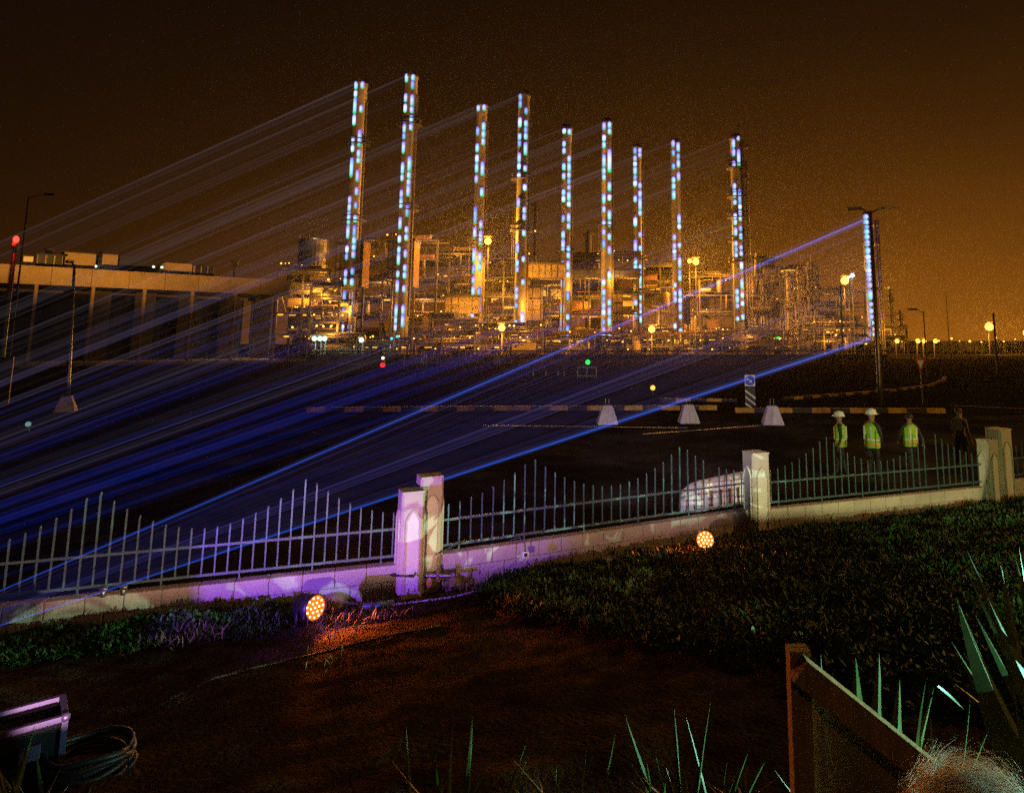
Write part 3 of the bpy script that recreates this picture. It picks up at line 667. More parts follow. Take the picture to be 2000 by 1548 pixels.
# roof things
def roofbox(px0, px1, py0, d, label, m=plaster, win=0):
    s0, s1 = s_of(px0), s_of(px1); h = at(px0, py0, bpt(s0, d, 0).y).z
    b = thing('roof_unit', label, 'roof unit', bpt((s0 + s1) / 2, d, ztop - .6), 'units on the canopy roof')
    box('casing', m, b, bpt((s0 + s1) / 2, d, (h + ztop - .6) / 2), (s1 - s0, 3, h - ztop + .6), ang)
    box('lid', dark, b, bpt((s0 + s1) / 2, d, h + .12), (s1 - s0 + .5, 3.4, .24), ang)
    for k in range(win):
        sw = s0 + (s1 - s0) * (k + .5) / win
        box('window', blackm, b, bpt(sw, d - 1.52, (h + ztop + .4) / 2), ((s1 - s0) / win * .82, .1, (h - ztop - .3)), ang)
roofbox(35, 55, 502, 6, 'pale box at the left of the canopy roof', white_p)
roofbox(62, 114, 499, 5, 'tan roof unit with three dark windows, by the red beacon', win=3)
roofbox(118, 182, 494, 6, 'longest tan roof unit next to the windowed one')
roofbox(192, 232, 497, 9, 'tan roof unit behind the dark frames')
roofbox(236, 320, 503, 10, 'dark open roof unit with small lights', dark)
roofbox(324, 378, 514, 6, 'plain tan roof unit right of the dark one')
roofbox(381, 420, 520, 5, 'small roof unit with three dark windows, farther right', win=3)
for px, py, lab in ((96, 495, 'dark horn-shaped vent on the left of the canopy roof'), (459, 518, 'small dark funnel vent on the right of the canopy roof')):
    p = at(px, py, bpt(s_of(px), 8, 0).y); b = thing('roof_vent', lab, 'vent', (p.x, p.y, ztop - .6), 'vents on the canopy roof')
    rod('stem', dark, b, (p.x, p.y, ztop - .6), (p.x, p.y, p.z), 0.2); rod('cap', dark, b, (p.x, p.y, p.z + .9), (p.x, p.y, p.z - .1), 0.75, 'cone')
for k, px in enumerate((187, 300, 316)):
    p = at(px, 520 + k, bpt(s_of(px), 6.5, 0).y)
    b = thing('roof_light', ['small cyan light at the left of the dark roof unit', 'small pale light in the dark roof unit', 'small pale light at the right of the dark roof unit'][k], 'light', (p.x, p.y, ztop - .6), 'lights on the canopy roof')
    rod('stem', dark, b, (p.x, p.y, ztop - .6), (p.x, p.y, p.z), .06); ball('bulb', bulb_w, b, p, 0.22)
# the broad near column standing before the front
p = gnd(122, 706); b = thing('gate_pillar', 'broad tan pillar standing in front of the canopy columns', 'pillar', (p.x, p.y, 0))
zc = at(122, 560, p.y).z
box('shaft', plaster, b, (p.x, p.y, zc / 2), (1.7, 1.2, zc), 0.2); box('base', conc, b, (p.x, p.y, .3), (2.0, 1.5, .6), 0.2)

# sodium street lamps standing left of the view, before the canopy building
def street_lamp(x, y, h, label, power, arm=(2.2, 0), lit_=True, m=galv, col=SOD, r=0.11, group='street lamps', foot=False, head=(0.9, 0.35, 0.16), z0=0.0, tilt=0.0):
    t = thing('street_lamp', label, 'street lamp', (x, y, z0), group)
    bm = bmesh.new(); lathe(bm, [(r * 1.5, z0), (r * 1.35, z0 + h * .1), (r * .7, h)], 10); mesh_obj('pole', bm, m, t, Matrix.Translation((x, y, 0)) @ Matrix.Translation((0, 0, z0)) @ Matrix.Rotation(tilt, 4, 'Y') @ Matrix.Translation((0, 0, -z0)), True)
    x += math.tan(tilt) * (h - z0)
    arms = arm if isinstance(arm, list) else [arm]
    for ax, ay in arms:
        tube('arm', m, t, [(x, y, h - .15), (x + ax * .5, y + ay * .5, h + .12), (x + ax, y + ay, h + .2)], r * .5, 6)
        dirv = math.atan2(ay, ax)
        hd = box('lamp_head', m, t, (x + ax * 1.2, y + ay * 1.2, h + .2), head, dirv, shape='bbox')
        if lit_:
            box('bulb', bulb_o, hd, (x + ax * 1.2, y + ay * 1.2, h + .2 - head[2] / 2 - .03), (head[0] * .7, head[1] * .7, .05), dirv)
            point(t, (x + ax * 1.2, y + ay * 1.2, h - .15), power, col, 0.15)
    return t
fl = thing('floodlight_mast', 'sodium floodlight mast beyond the left picture edge facing the canopy', 'floodlight', (-62, 48, 0))
rod('mast', galv, fl, (-62, 48, 0), (-62, 48, 2.3), .14); box('flood_head', galv, fl, (-62, 48.2, 2.5), (1.2, .5, .8)); box('lens', bulb_o, fl, (-62, 48.47, 2.5), (1.0, .03, .6))
fd = Vector((math.sin(R(-16)) * math.cos(R(37)), math.cos(R(-16)) * math.cos(R(37)), math.sin(R(37))))
spot(fl, (-62, 48.8, 2.5), Vector((-62, 48.8, 2.5)) + fd, 230000, (1, .42, .06), 66, .35)
street_lamp(40, 30, 11, 'sodium street lamp standing on the road beyond the right picture edge', 1500, (-2.2, 0), col=(1, .45, .08))
street_lamp(4.5, -9, 7.5, 'added sodium lamp standing unseen behind the viewpoint', 220, (-1.5, 1.0), col=(1, .50, .14))  # unseen lamp added to warm the timber frame and the hair
street_lamp(24, 13, 10, 'sodium street lamp beyond the right picture edge by the garden', 4200, (-2, 1.0), col=(1, .50, .12))

# =================================================================== poles, signs and kerbs on the road
p = gnd(128, 803)
def block_base(x, y, label, h=0.82, w0=0.95, w1=0.44, rz=0.1, rod_h=0.0):
    t = thing('concrete_base', label, 'concrete block', (x, y, 0), 'tapered concrete bases')
    bm = bmesh.new()
    a = [bm.verts.new((sx * w0 / 2, sy * w0 / 2, 0)) for sx, sy in ((-1, -1), (1, -1), (1, 1), (-1, 1))]
    c = [bm.verts.new((sx * w1 / 2, sy * w1 / 2, h)) for sx, sy in ((-1, -1), (1, -1), (1, 1), (-1, 1))]
    bm.faces.new(a[::-1]); bm.faces.new(c)
    for k in range(4): bm.faces.new((a[k], a[(k + 1) % 4], c[(k + 1) % 4], c[k]))
    bmesh.ops.bevel(bm, geom=bm.edges[:], offset=0.02, segments=2, affect='EDGES')
    mesh_obj('block', bm, conc_l, t, Matrix.Translation((x, y, 0)) @ Matrix.Rotation(rz, 4, 'Z'))
    if rod_h:
        for dx in (-.08, .08): rod('anchor_bolt', galv, t, (x + dx, y, h), (x + dx, y, h + rod_h), 0.015)
conc_l = mat('pale_concrete', (0.55, 0.52, 0.50), 0.85, 0, 0.12, 4.0, 0.3, dirt=0.2)
block_base(p.x, p.y, 'tapered concrete base carrying the lamp pole on the left', rz=0.5)
t = street_lamp(p.x, p.y, at(134, 516, p.y).z, 'slim unlit lamp pole on a tapered concrete base', 0, (-.55, .4), False, z0=.8, tilt=-.055, r=.09, head=(.5, .3, .14), group='poles along the near road')
for px, py, rz, lab in ((1186, 827, 0.12, 'tapered concrete base left of its two neighbours'), (1345, 825, 0.05, 'middle tapered concrete base of the three on the right'), (1509, 828, -0.08, 'tapered concrete base nearest the keep-right sign')):
    q = gnd(px, py); block_base(q.x, q.y, lab, rz=rz, rod_h=.3)
# beacon mast, far left
q = gnd(2, 838); zt = at(30, 470, q.y).z; xt = at(20, 560, q.y).x
t = thing('beacon_mast', 'mast with a glowing red beacon at the left edge', 'beacon', (xt, q.y, 0))
bm = bmesh.new(); lathe(bm, [(.14, 0), (.12, 3), (.075, zt - .3)], 10); mesh_obj('pole', bm, blackm, t, Matrix.Translation((xt, q.y, 0)), True)
rod('beacon_base', rust, t, (xt, q.y, zt - .35), (xt, q.y, zt - .1), .12)
ball('beacon', emi('red_bulb', (1, .03, .015), 5), t, (xt, q.y, zt + .05), .11, (1, 1, 1.5)); point(t, (xt, q.y - .2, zt + .1), 45, (1, .03, .01), .05)
pb = at(10, 742, q.y); box('sign_back', galv, t, (pb.x, q.y - .12, pb.z), (.75, .05, 2.0))
street_lamp(at(42, 500, 60).x, 60, at(42, 384, 60).z, 'tall thin street lamp with a single arm behind the beacon', 0, (1.6, 0), False, m=dark, r=.07, group='poles along the near road')
# twin-arm pole in front of the slim column
q = gnd(1720, 789); street_lamp(q.x, q.y, at(1706, 412, q.y).z, 'tall unlit twin-arm lamp pole before the slim column', 0, [(-.75, .2), (1.0, -.2)], False, r=.12, group='poles along the near road')
q = gnd(1855, 686); street_lamp(q.x, q.y, at(1849, 570, q.y).z, 'dark street lamp with a short arm on the right horizon', 0, (2.2, 0), False, m=dark, r=.14, group='poles along the near road')
q = gnd(1812, 745); street_lamp(q.x, q.y, at(1808, 608, q.y).z, 'thin dark pole behind the give-way sign', 0, (-.9, 0), False, m=steel, r=.06, group='poles along the near road')
q = gnd(1949, 730); rb = thing('bare_pole', 'bare dark pole below the sodium lamp on the right', 'pole', (q.x, q.y, 0)); rod('shaft', steel, rb, (q.x, q.y, 0), (q.x, q.y, at(1949, 612, q.y).z), .12); rod('cap', galv, rb, (q.x, q.y, at(1949, 612, q.y).z), (q.x, q.y, at(1949, 611, q.y).z), .15)
q = gnd(1648, 712); rb = thing('bare_pole', 'thin dark pole crossing the lower bright laser beam', 'pole', (q.x, q.y, 0)); rod('shaft', steel, rb, (q.x, q.y, 0), (q.x, q.y, at(1652, 560, q.y).z), .14); rod('cap', galv, rb, (q.x, q.y, at(1652, 560, q.y).z), (q.x, q.y, at(1652, 558, q.y).z), .18)
for px, lab in ((827, 'row of three pale bollards left of the ground lamp'), (970, 'row of three pale bollards below the ground lamp')):
    for k in range(3):
        q = gnd(px - 4.5 + k * 4.5, 712); tt = thing('bollard', ['left', 'middle', 'right'][k] + ' post of the ' + lab.replace('row of ', ''), 'bollard', (q.x, q.y, 0), 'thin pale posts before the plant')
        rod('post', white_p, tt, (q.x, q.y, 0), (q.x, q.y, at(px, 686, q.y).z), .10, 'cyl'); ball('cap', white_p, tt, (q.x, q.y, at(px, 686, q.y).z), .10)

# keep-right sign with chevron board
sblue = mat('sign_blue', (0.02, 0.06, 0.75), 0.4, 0, 0.1); swhite = mat('sign_white', (0.75, 0.75, 0.78), 0.4, 0, 0.05)
q = gnd(1467, 797); ys = q.y - .3
t = thing('keep_right_sign', 'square blue arrow sign above a black and white striped board', 'road sign', (q.x, ys, 0))
xs_ = at(1465, 760, ys).x; z0, z1 = at(1465, 754, ys).z, at(1465, 732, ys).z
rod('post', galv, t, (xs_, ys + .04, 0), (xs_, ys + .04, z1), .035)
wd = at(1475, 743, ys).x - at(1455, 743, ys).x
bs = box('sign_plate', swhite, t, (xs_, ys, (z0 + z1) / 2), (wd, .02, z1 - z0))
bm = bmesh.new(); lathe(bm, [((z1 - z0) * .44, 0), ((z1 - z0) * .44, .006)], 24)
mesh_obj('blue_disc', bm, sblue, bs, Matrix.Translation((xs_, ys - .012, (z0 + z1) / 2)) @ Matrix.Rotation(R(90), 4, 'X'))
h = (z1 - z0) * .44
bm = bmesh.new()
prism(bm, [(-.5, .42), (-.42, .5), (.12, -.02), (.38, .22), (.38, -.42), (-.26, -.42), (-.02, -.12)], Matrix.Translation((xs_, ys - .024, (z0 + z1) / 2)) @ Matrix.Diagonal((h, 1, h, 1)), .005)
mesh_obj('arrow', bm, swhite, bs)
zb0, zb1 = at(1465, 794, ys).z, at(1465, 756, ys).z
bb = box('chevron_board', blackm, t, (xs_, ys, (zb0 + zb1) / 2), (wd * .98, .02, zb1 - zb0))
hw = wd * .49
for k in range(3):
    zc = zb1 - .12 - k * (zb1 - zb0) * .33
    bm = bmesh.new(); zz2 = lambda v: max(v, zb0 + .01)
    prism(bm, [(-hw, 0), (-hw, -.11), (hw, -.11 - wd * .75), (hw, -wd * .75)], Matrix.Translation((xs_, ys - .02, min(zc, zb1 - .01))), .006)
    mesh_obj('stripe', bm, swhite, bb)
# give-way sign, seen with its pole
q = gnd(1803, 790); ys = q.y
t = thing('give_way_sign', 'downward triangle sign on a thin leaning post', 'road sign', (q.x, ys, 0))
a, b = at(1786, 700, ys), at(1808, 700, ys); c = at(1798, 726, ys)
rod('post', galv, t, (q.x, ys + .05, 0), ((a.x + b.x) / 2, ys + .05, a.z), .04)
red = mat('sign_red', (0.45, 0.03, 0.03), 0.4, 0, 0.1)
bm = bmesh.new(); prism(bm, [(a.x, a.z), (b.x, b.z), ((a.x + b.x) / 2, c.z)], Matrix.Translation((0, ys, 0)), .02); bd = mesh_obj('border', bm, red, t)
mx_, mz = (a.x + b.x) / 2, (a.z * 2 + c.z) / 3
bm = bmesh.new(); prism(bm, [(mx_ + (x - mx_) * .62, mz + (z - mz) * .62) for x, z in ((a.x, a.z), (b.x, b.z), (mx_, c.z))], Matrix.Translation((0, ys - .012, 0)), .01); mesh_obj('face', bm, swhite, bd)

# yellow and black kerbs
kyel = mat('kerb_yellow', (0.55, 0.33, 0.04), 0.7, 0, 0.2, 5, dirt=0.3); kblk = mat('kerb_black', (0.025, 0.024, 0.023), 0.7, 0, 0.3, 5)
def kerb(pts, label, first=0, step=1.0, h=.24):
    P = [Vector(p_) for p_ in pts]
    t = thing('kerb', label, 'kerb', P[0], 'yellow and black kerbs'); n = first
    for a, b in zip(P, P[1:]):
        L = (b - a).length; k = max(1, round(L / step)); d = (b - a) / k; rz = math.atan2(d.y, d.x)
        for i in range(k):
            c = a + d * (i + .5)
            box('kerb_stone', kyel if n % 2 == 0 else kblk, t, (c.x, c.y, h / 2 - .06), (L / k - .02, .3, h + .02), rz, shape='bbox'); n += 1
kerb([gnd(600, 802), gnd(1000, 799)], 'left stretch of striped kerb, dim under the laser beams', 0, 1.0)
kerb([gnd(1000, 799), gnd(1400, 798)], 'middle stretch of striped kerb behind the concrete bases', 0, 1.0)
kerb([gnd(1436, 803), gnd(1845, 804)], 'right stretch of striped kerb behind the people in vests', 0, 1.0)
kerb([gnd(1530, 782), gnd(1600, 776), gnd(1680, 770), gnd(1760, 763), gnd(1815, 755), gnd(1842, 745), gnd(1846, 738)], 'curving striped kerb farther back, bright yellow blocks', 1, 1.0)
kerb([gnd(1290, 783), gnd(1440, 785)], 'short dark kerb stretch left of the arrow sign', 1, 1.0)
isl = sheet('traffic_island', sand, [(gnd(1436, 800).x, gnd(1436, 800).y), (gnd(1845, 801).x, gnd(1845, 801).y), (gnd(1840, 742).x, gnd(1840, 742).y), (gnd(1300, 742).x, gnd(1300, 742).y), (gnd(1300, 780).x, gnd(1300, 780).y)], .02, 'sandy traffic island inside the striped kerbs')
# painted lines on the near road
def strip(pa, pb, wd_, label):
    a, b = gnd(*pa), gnd(*pb); d = (b - a).normalized(); n_ = Vector((-d.y, d.x, 0)) * wd_ / 2
    sheet('road_line', white_p, [((a - n_).x, (a - n_).y), ((b - n_).x, (b - n_).y), ((b + n_).x, (b + n_).y), ((a + n_).x, (a + n_).y)], -.048, label)
strip((945, 828), (1343, 833), .16, 'long white road line across the middle of the road'); strip((1255, 845), (1490, 828), .16, 'short slanting white road line by the concrete bases')
strip((1690, 782), (2000, 796), .12, 'faint road line at the right')
# far details on the cross road
def far_wall(px0, px1, py0, py1, label, m=conc, nb=6):
    Y_ = gnd((px0 + px1) / 2, py1).y; a, b = at(px0, py0, Y_), at(px1, py0, Y_)
    t = thing('low_wall', label, 'wall', ((a.x + b.x) / 2, Y_, 0), 'low walls before the plant')
    for k in range(nb):
        x0, x1 = a.x + (b.x - a.x) * k / nb, a.x + (b.x - a.x) * (k + 1) / nb
        box('wall_panel', m, t, ((x0 + x1) / 2, Y_, a.z / 2), (x1 - x0 - .05, .3, a.z))
    box('coping', m, t, ((a.x + b.x) / 2, Y_, a.z + .06), (b.x - a.x, .4, .12))
far_wall(600, 790, 696, 713, 'long low grey wall left of the bollards', nb=9)
far_wall(800, 1000, 697, 710, 'low grey wall right of the red signal', nb=9)
far_wall(1830, 1945, 678, 689, 'pale low wall under the far amber lamps', m=tan, nb=8)
# plant boundary: dark bund with a pale pipe rail
t = thing('boundary_wall', 'dark low boundary wall with a lit pipe rail before the plant', 'wall', (0, 150, 0))
for k in range(24):
    x0 = at(610, 680, 150).x + k * 5.2
    box('wall_panel', dark, t, (x0 + 2.6, 150, .55), (5.15, .4, 1.1)); 
    rod('rail_post', galv, t, (x0, 149.9, 1.1), (x0, 149.9, 1.9), .06)
rod('pipe_rail', tan, t, (at(610, 680, 150).x, 149.9, 1.9), (at(610, 680, 150).x + 24 * 5.2, 149.9, 1.9), .16)
# perimeter fence on the far right
t = thing('mesh_fence', 'dark far mesh fence along the right horizon', 'fence', (at(1870, 660, 240).x, 240, 0))
fx0, fx1 = at(1730, 660, 240).x, at(2060, 660, 240).x
for k in range(22):
    x = fx0 + (fx1 - fx0) * k / 21
    rod('fence_post', steel, t, (x, 240, 0), (x, 240, 5), .1)
    if k < 21: box('fence_panel', dark, t, (x + (fx1 - fx0) / 42, 240.2, 2.4), ((fx1 - fx0) / 21 - .25, .06, 3.6))
for k in range(12):
    px = 1745 + k * 22 + random.uniform(-6, 6); p = at(px, 663 + random.uniform(-4, 5), 236)
    tt = thing('fence_lamp', ['first', 'second', 'third', 'fourth', 'fifth', 'sixth', 'seventh', 'eighth', 'ninth', 'tenth', 'eleventh', 'last'][k] + ' small amber light from the left along the far right fence', 'light', (p.x, 236, 0), 'small lights along the far right fence')
    rod('pole', steel, tt, (p.x, 236, 0), (p.x, 236, p.z), .08); ball('bulb', bulb_y, tt, p, random.uniform(.18, .4))
# traffic signal and gate
q = gnd(748, 716); zt = at(748, 699, q.y).z
t = thing('traffic_signal', 'short signal with a red light under a pale green one', 'signal', (q.x, q.y, 0))
rod('pole', steel, t, (q.x, q.y, 0), (q.x, q.y, zt - 1), .07); box('housing', blackm, t, (q.x, q.y, zt - .75), (.5, .35, 1.9))
ball('green_lamp', bulb_w, t, (q.x, q.y - .2, zt), .24); ball('red_lamp', emi('signal_red', (1, .02, .02), 1.6), t, (q.x, q.y - .2, zt - 1.05), .38)
q = gnd(1147, 738); t = thing('barrier_gate', 'small pale barrier frame below a green light', 'barrier', (q.x, q.y, 0))
a, b = at(1128, 717, q.y), at(1165, 734, q.y)
for x in (a.x, (a.x + b.x) / 2, b.x): rod('post', white_p, t, (x, q.y, 0), (x, q.y, a.z), .06)
for z in (a.z, b.z): rod('bar', white_p, t, (a.x, q.y, z), (b.x, q.y, z), .06)
for px, py, m_, lab in ((1148, 707, emi('green_bulb', (.02, .8, .1), 1.6), 'green signal light over the pale barrier frame'), (1275, 757, emi('amber_bulb', (1, .5, .05), 1.8), 'amber round beacon alone on the dark road'), (55, 828, emi('marker_glow', (.35, .7, .65), .35), 'small pale reflective marker at the lower left of the road'), (1520, 662, emi('green_bulb', (.02, .8, .1), 1.6), 'tiny green light at the foot of the yellowish frame')):  # the pale marker's reflection is put in as a faint glow
    q = gnd(px, py + (32 if px == 1148 else 14 if px != 1520 else 30)); p = at(px, py, q.y); tt = thing('signal_light', lab, 'light', (q.x, q.y, 0), 'small lights on the road')
    rod('stem', steel, tt, (q.x, q.y, 0), p, .04); ball('bulb', m_, tt, p, q.y * .0036)
for k, (px, py) in enumerate(((1041, 738), (1066, 738), (1090, 738), (1102, 738))):
    q = gnd(px, py); tt = thing('road_post', ['leftmost', 'second', 'third', 'rightmost'][k] + ' thin reflective post left of the pale barrier frame', 'post', (q.x, q.y, 0), 'thin reflective posts')
    rod('shaft', steel, tt, (q.x, q.y, 0), (q.x, q.y, at(px, 718, q.y).z), .05); rod('reflector', white_p, tt, (q.x, q.y - .06, at(px, 733, q.y).z), (q.x, q.y - .06, at(px, 726, q.y).z), .08)

# =================================================================== garden wall, pillars and railings
wallm = mat('wall_block', (0.46, 0.40, 0.34), 0.85, 0, 0.12, 3.0, 0.35, dirt=0.25)
pillm = mat('pillar_render', (0.50, 0.43, 0.35), 0.8, 0, 0.10, 3.0, 0.2, dirt=0.15)
nichm = mat('niche_render', (0.62, 0.58, 0.52), 0.8, 0, 0.10, 4.0, 0.2)
railm = mat('railing_paint', (0.060, 0.118, 0.128), 0.45, 0.2, 0.25, 6.0)
def pillar(x, y, h, wd_, rz, label, lean=0.0):
    t = thing('fence_pillar', label, 'pillar', (x, y, 0), 'arch-panelled fence pillars')
    M = Matrix.Translation((x, y, 0)) @ Matrix.Rotation(rz, 4, 'Z')
    bm = bmesh.new(); hw = wd_ / 2; ch = wd_ * .10
    ring = [(-hw + ch, -hw), (hw - ch, -hw), (hw, -hw + ch), (hw, hw - ch), (hw - ch, hw), (-hw + ch, hw), (-hw, hw - ch), (-hw, -hw + ch)]
    a = [bm.verts.new((px, py, -.3)) for px, py in ring]; b = [bm.verts.new((px, py, h)) for px, py in ring]
    bm.faces.new(a[::-1]); bm.faces.new(b)
    for k in range(8): bm.faces.new((a[k], a[(k + 1) % 8], b[(k + 1) % 8], b[k]))
    mesh_obj('shaft', bm, pillm, t, M)
    for k in range(4):                                           # arched niche with a raised surround on each face
        Mf = M @ Matrix.Rotation(k * math.pi / 2, 4, 'Z') @ Matrix.Translation((0, -hw, 0))
        nw = wd_ * .27; zs = h - .28 - nw * 1.35
        arch = [(-nw, .12), (nw, .12)]
        for q in range(0, 13):
            u = q / 12; an = math.pi * u; xx = nw * math.cos(an); zz3 = zs + nw * 1.55 * (1 - abs(math.cos(an)) ** 1.6)
            arch.append((xx, zz3))
        bm = bmesh.new(); prism(bm, arch, Mf @ Matrix.Translation((0, -.012, 0)), .02); mesh_obj('niche_panel', bm, nichm, t)
        outer = [(px * 1.18, pz + (.03 if pz > .2 else -.02)) for px, pz in arch]
        bm = bmesh.new(); o_, i_ = outer, arch
        vo = [bm.verts.new(Mf @ Vector((px, -.028, pz))) for px, pz in o_]; vi = [bm.verts.new(Mf @ Vector((px, -.028, pz))) for px, pz in i_]
        vo2 = [bm.verts.new(Mf @ Vector((px, .0, pz))) for px, pz in o_]; vi2 = [bm.verts.new(Mf @ Vector((px, .0, pz))) for px, pz in i_]
        n = len(vo)
        for q in range(n):
            r_ = (q + 1) % n
            bm.faces.new((vo[q], vo[r_], vi[r_], vi[q])); bm.faces.new((vo[q], vo2[q], vo2[r_], vo[r_])); bm.faces.new((vi[q], vi[r_], vi2[r_], vi2[q]))
        mesh_obj('arch_surround', bm, pillm, t)
    bm = bmesh.new(); bmesh.ops.create_cube(bm, size=1); bmesh.ops.bevel(bm, geom=bm.edges[:], offset=.02, segments=2, affect='EDGES')
    mesh_obj('cap', bm, pillm, t, M @ Matrix.Translation((0, 0, h + .012)) @ Matrix.Diagonal((wd_ * .97, wd_ * .97, .03, 1)))
def ang_of(i): return math.atan2(FEN[i + 1][1] - FEN[i][1], FEN[i + 1][0] - FEN[i][0])
PW = .40
# pillar positions read from the photo, on the fence line
P1s, P1t = gnd(792, 1168), gnd(840, 1156)
pillar(P1s.x, P1s.y + .1, at(792, 962, P1s.y).z, .335, ang_of(2), 'shorter front pillar of the violet-lit pair')
P1t.x = at(836, 1050, P1t.y + .30).x - .0
pillar(P1t.x, P1t.y + .30, at(838, 930, P1t.y + .3).z, .355, ang_of(2), 'taller rear pillar of the violet-lit pair')
P2 = gnd(1484, 1046); pillar(P2.x, P2.y + .2, at(1484, 884, P2.y + .2).z, .40, ang_of(3), 'single fence pillar right of the white cover')
P3s, P3t = gnd(1937, 990), gnd(1966, 985)
pillar(P3s.x, P3s.y, at(1935, 860, P3s.y).z, .34, ang_of(4), 'shorter pillar of the tan pair at the right edge'); pillar(P3t.x + .12, P3t.y + .35, at(1962, 838, P3t.y + .35).z, .42, ang_of(4), 'taller pillar of the tan pair at the right edge')

def bay(xa, ya, xb, yb, ztops, label_w, label_r, n_p=33, wall_h=.46, drop=(0, 0), first_phase=0.0, group=True):
    a, b = Vector((xa, ya, 0)), Vector((xb, yb, 0)); d = (b - a); L = d.length; d.normalize(); rz = math.atan2(d.y, d.x); nrm = Vector((d.y, -d.x, 0))
    # wall of blocks in two courses
    t = thing('garden_wall', label_w, 'wall', (a + b) / 2, 'low block walls under the railings')
    nb = max(2, round(L / .41)); bw = L / nb; hc = wall_h / 2
    box('mortar_core', conc, t, (a + b) / 2 + Vector((0, 0, wall_h / 2 - .16)), (L, .15, wall_h + .28), rz)
    for c in range(3):
        for k in range(nb + (c % 2)):
            s0 = max(0, (k - (c % 2) * .5) * bw); s1 = min(L, (k + 1 - (c % 2) * .5) * bw)
            if s1 - s0 < .05: continue
            m_ = a + d * ((s0 + s1) / 2)
            z = wall_h - hc * (c + .5)
            box('wall_block', wallm, t, m_ + Vector((0, 0, z)) - nrm * random.uniform(0, .004), (s1 - s0 - .010, .20, hc - .010), rz, shape='bbox')
    # railing
    r = thing('railing', label_r, 'railing', (a + b) / 2 + Vector((0, 0, wall_h)), 'wavy-topped railings')
    zr0, zr1 = wall_h + .10, wall_h + .48
    for z in (zr0, zr1): box('rail', railm, r, (a + b) / 2 + Vector((0, 0, z)), (L, .028, .032), rz)
    for k in range(n_p):
        f = (k + .5) / n_p; ph = abs(((f * 2) % 1.0) * 2 - 1)          # 1 at bay ends and middle, 0 at the two peaks
        hgt = .20 + .60 * (1 - ph) ** 1.9
        if (k in ztops): continue
        p = a + d * (L * f)
        z1 = zr1 + hgt; z0 = zr0 - (.10 if k % 6 == 1 else .02)
        box('picket', railm, r, (p.x, p.y, (z0 + z1) / 2), (.020, .020, z1 - z0), rz + random.uniform(-.05, .05), rot=(Matrix.Rotation(rz, 3, 'Z') @ Matrix.Rotation(R(random.uniform(-.5, .5)), 3, 'Y')))
        rod('picket_tip', railm, r, (p.x, p.y, z1), (p.x, p.y, z1 + .035), .015, 'cone')
# bays between pillars
wz = .46
pL = gnd(-330, 1330); 
bay(FEN[1][0] - .4, fy(FEN[1][0] - .4), P1s.x - .18, P1s.y + .12, (), 'left stretch of garden wall behind the dark hedge', 'left railing bay crossed by the bright laser beam', n_p=33)
bay(P1t.x + .2, P1t.y + .36, P2.x - .22, P2.y + .2, (28,), 'middle stretch of garden wall between the pillars', 'middle railing bay in front of the white cover', n_p=33)
bay(P2.x + .22, P2.y + .25, P3s.x - .18, P3s.y, (24,), 'right stretch of garden wall lit pale green', 'right railing bay in front of the people', n_p=33)
pillar(FEN[1][0] - .62, fy(FEN[1][0] - .62), 1.5, .40, ang_of(1), 'fence pillar just beyond the left picture edge')
bay(FEN[1][0] - 4.2, fy(FEN[1][0] - 4.2), FEN[1][0] - .85, fy(FEN[1][0] - .85), (), 'outer stretch of garden wall beyond the left picture edge', 'outer railing bay beyond the left picture edge', n_p=20)
bay(P3t.x + .36, P3t.y + .45, P3t.x + 5, P3t.y + 2.6, (), 'last stretch of garden wall at the right edge', 'last railing bay beyond the right pillars', n_p=24)

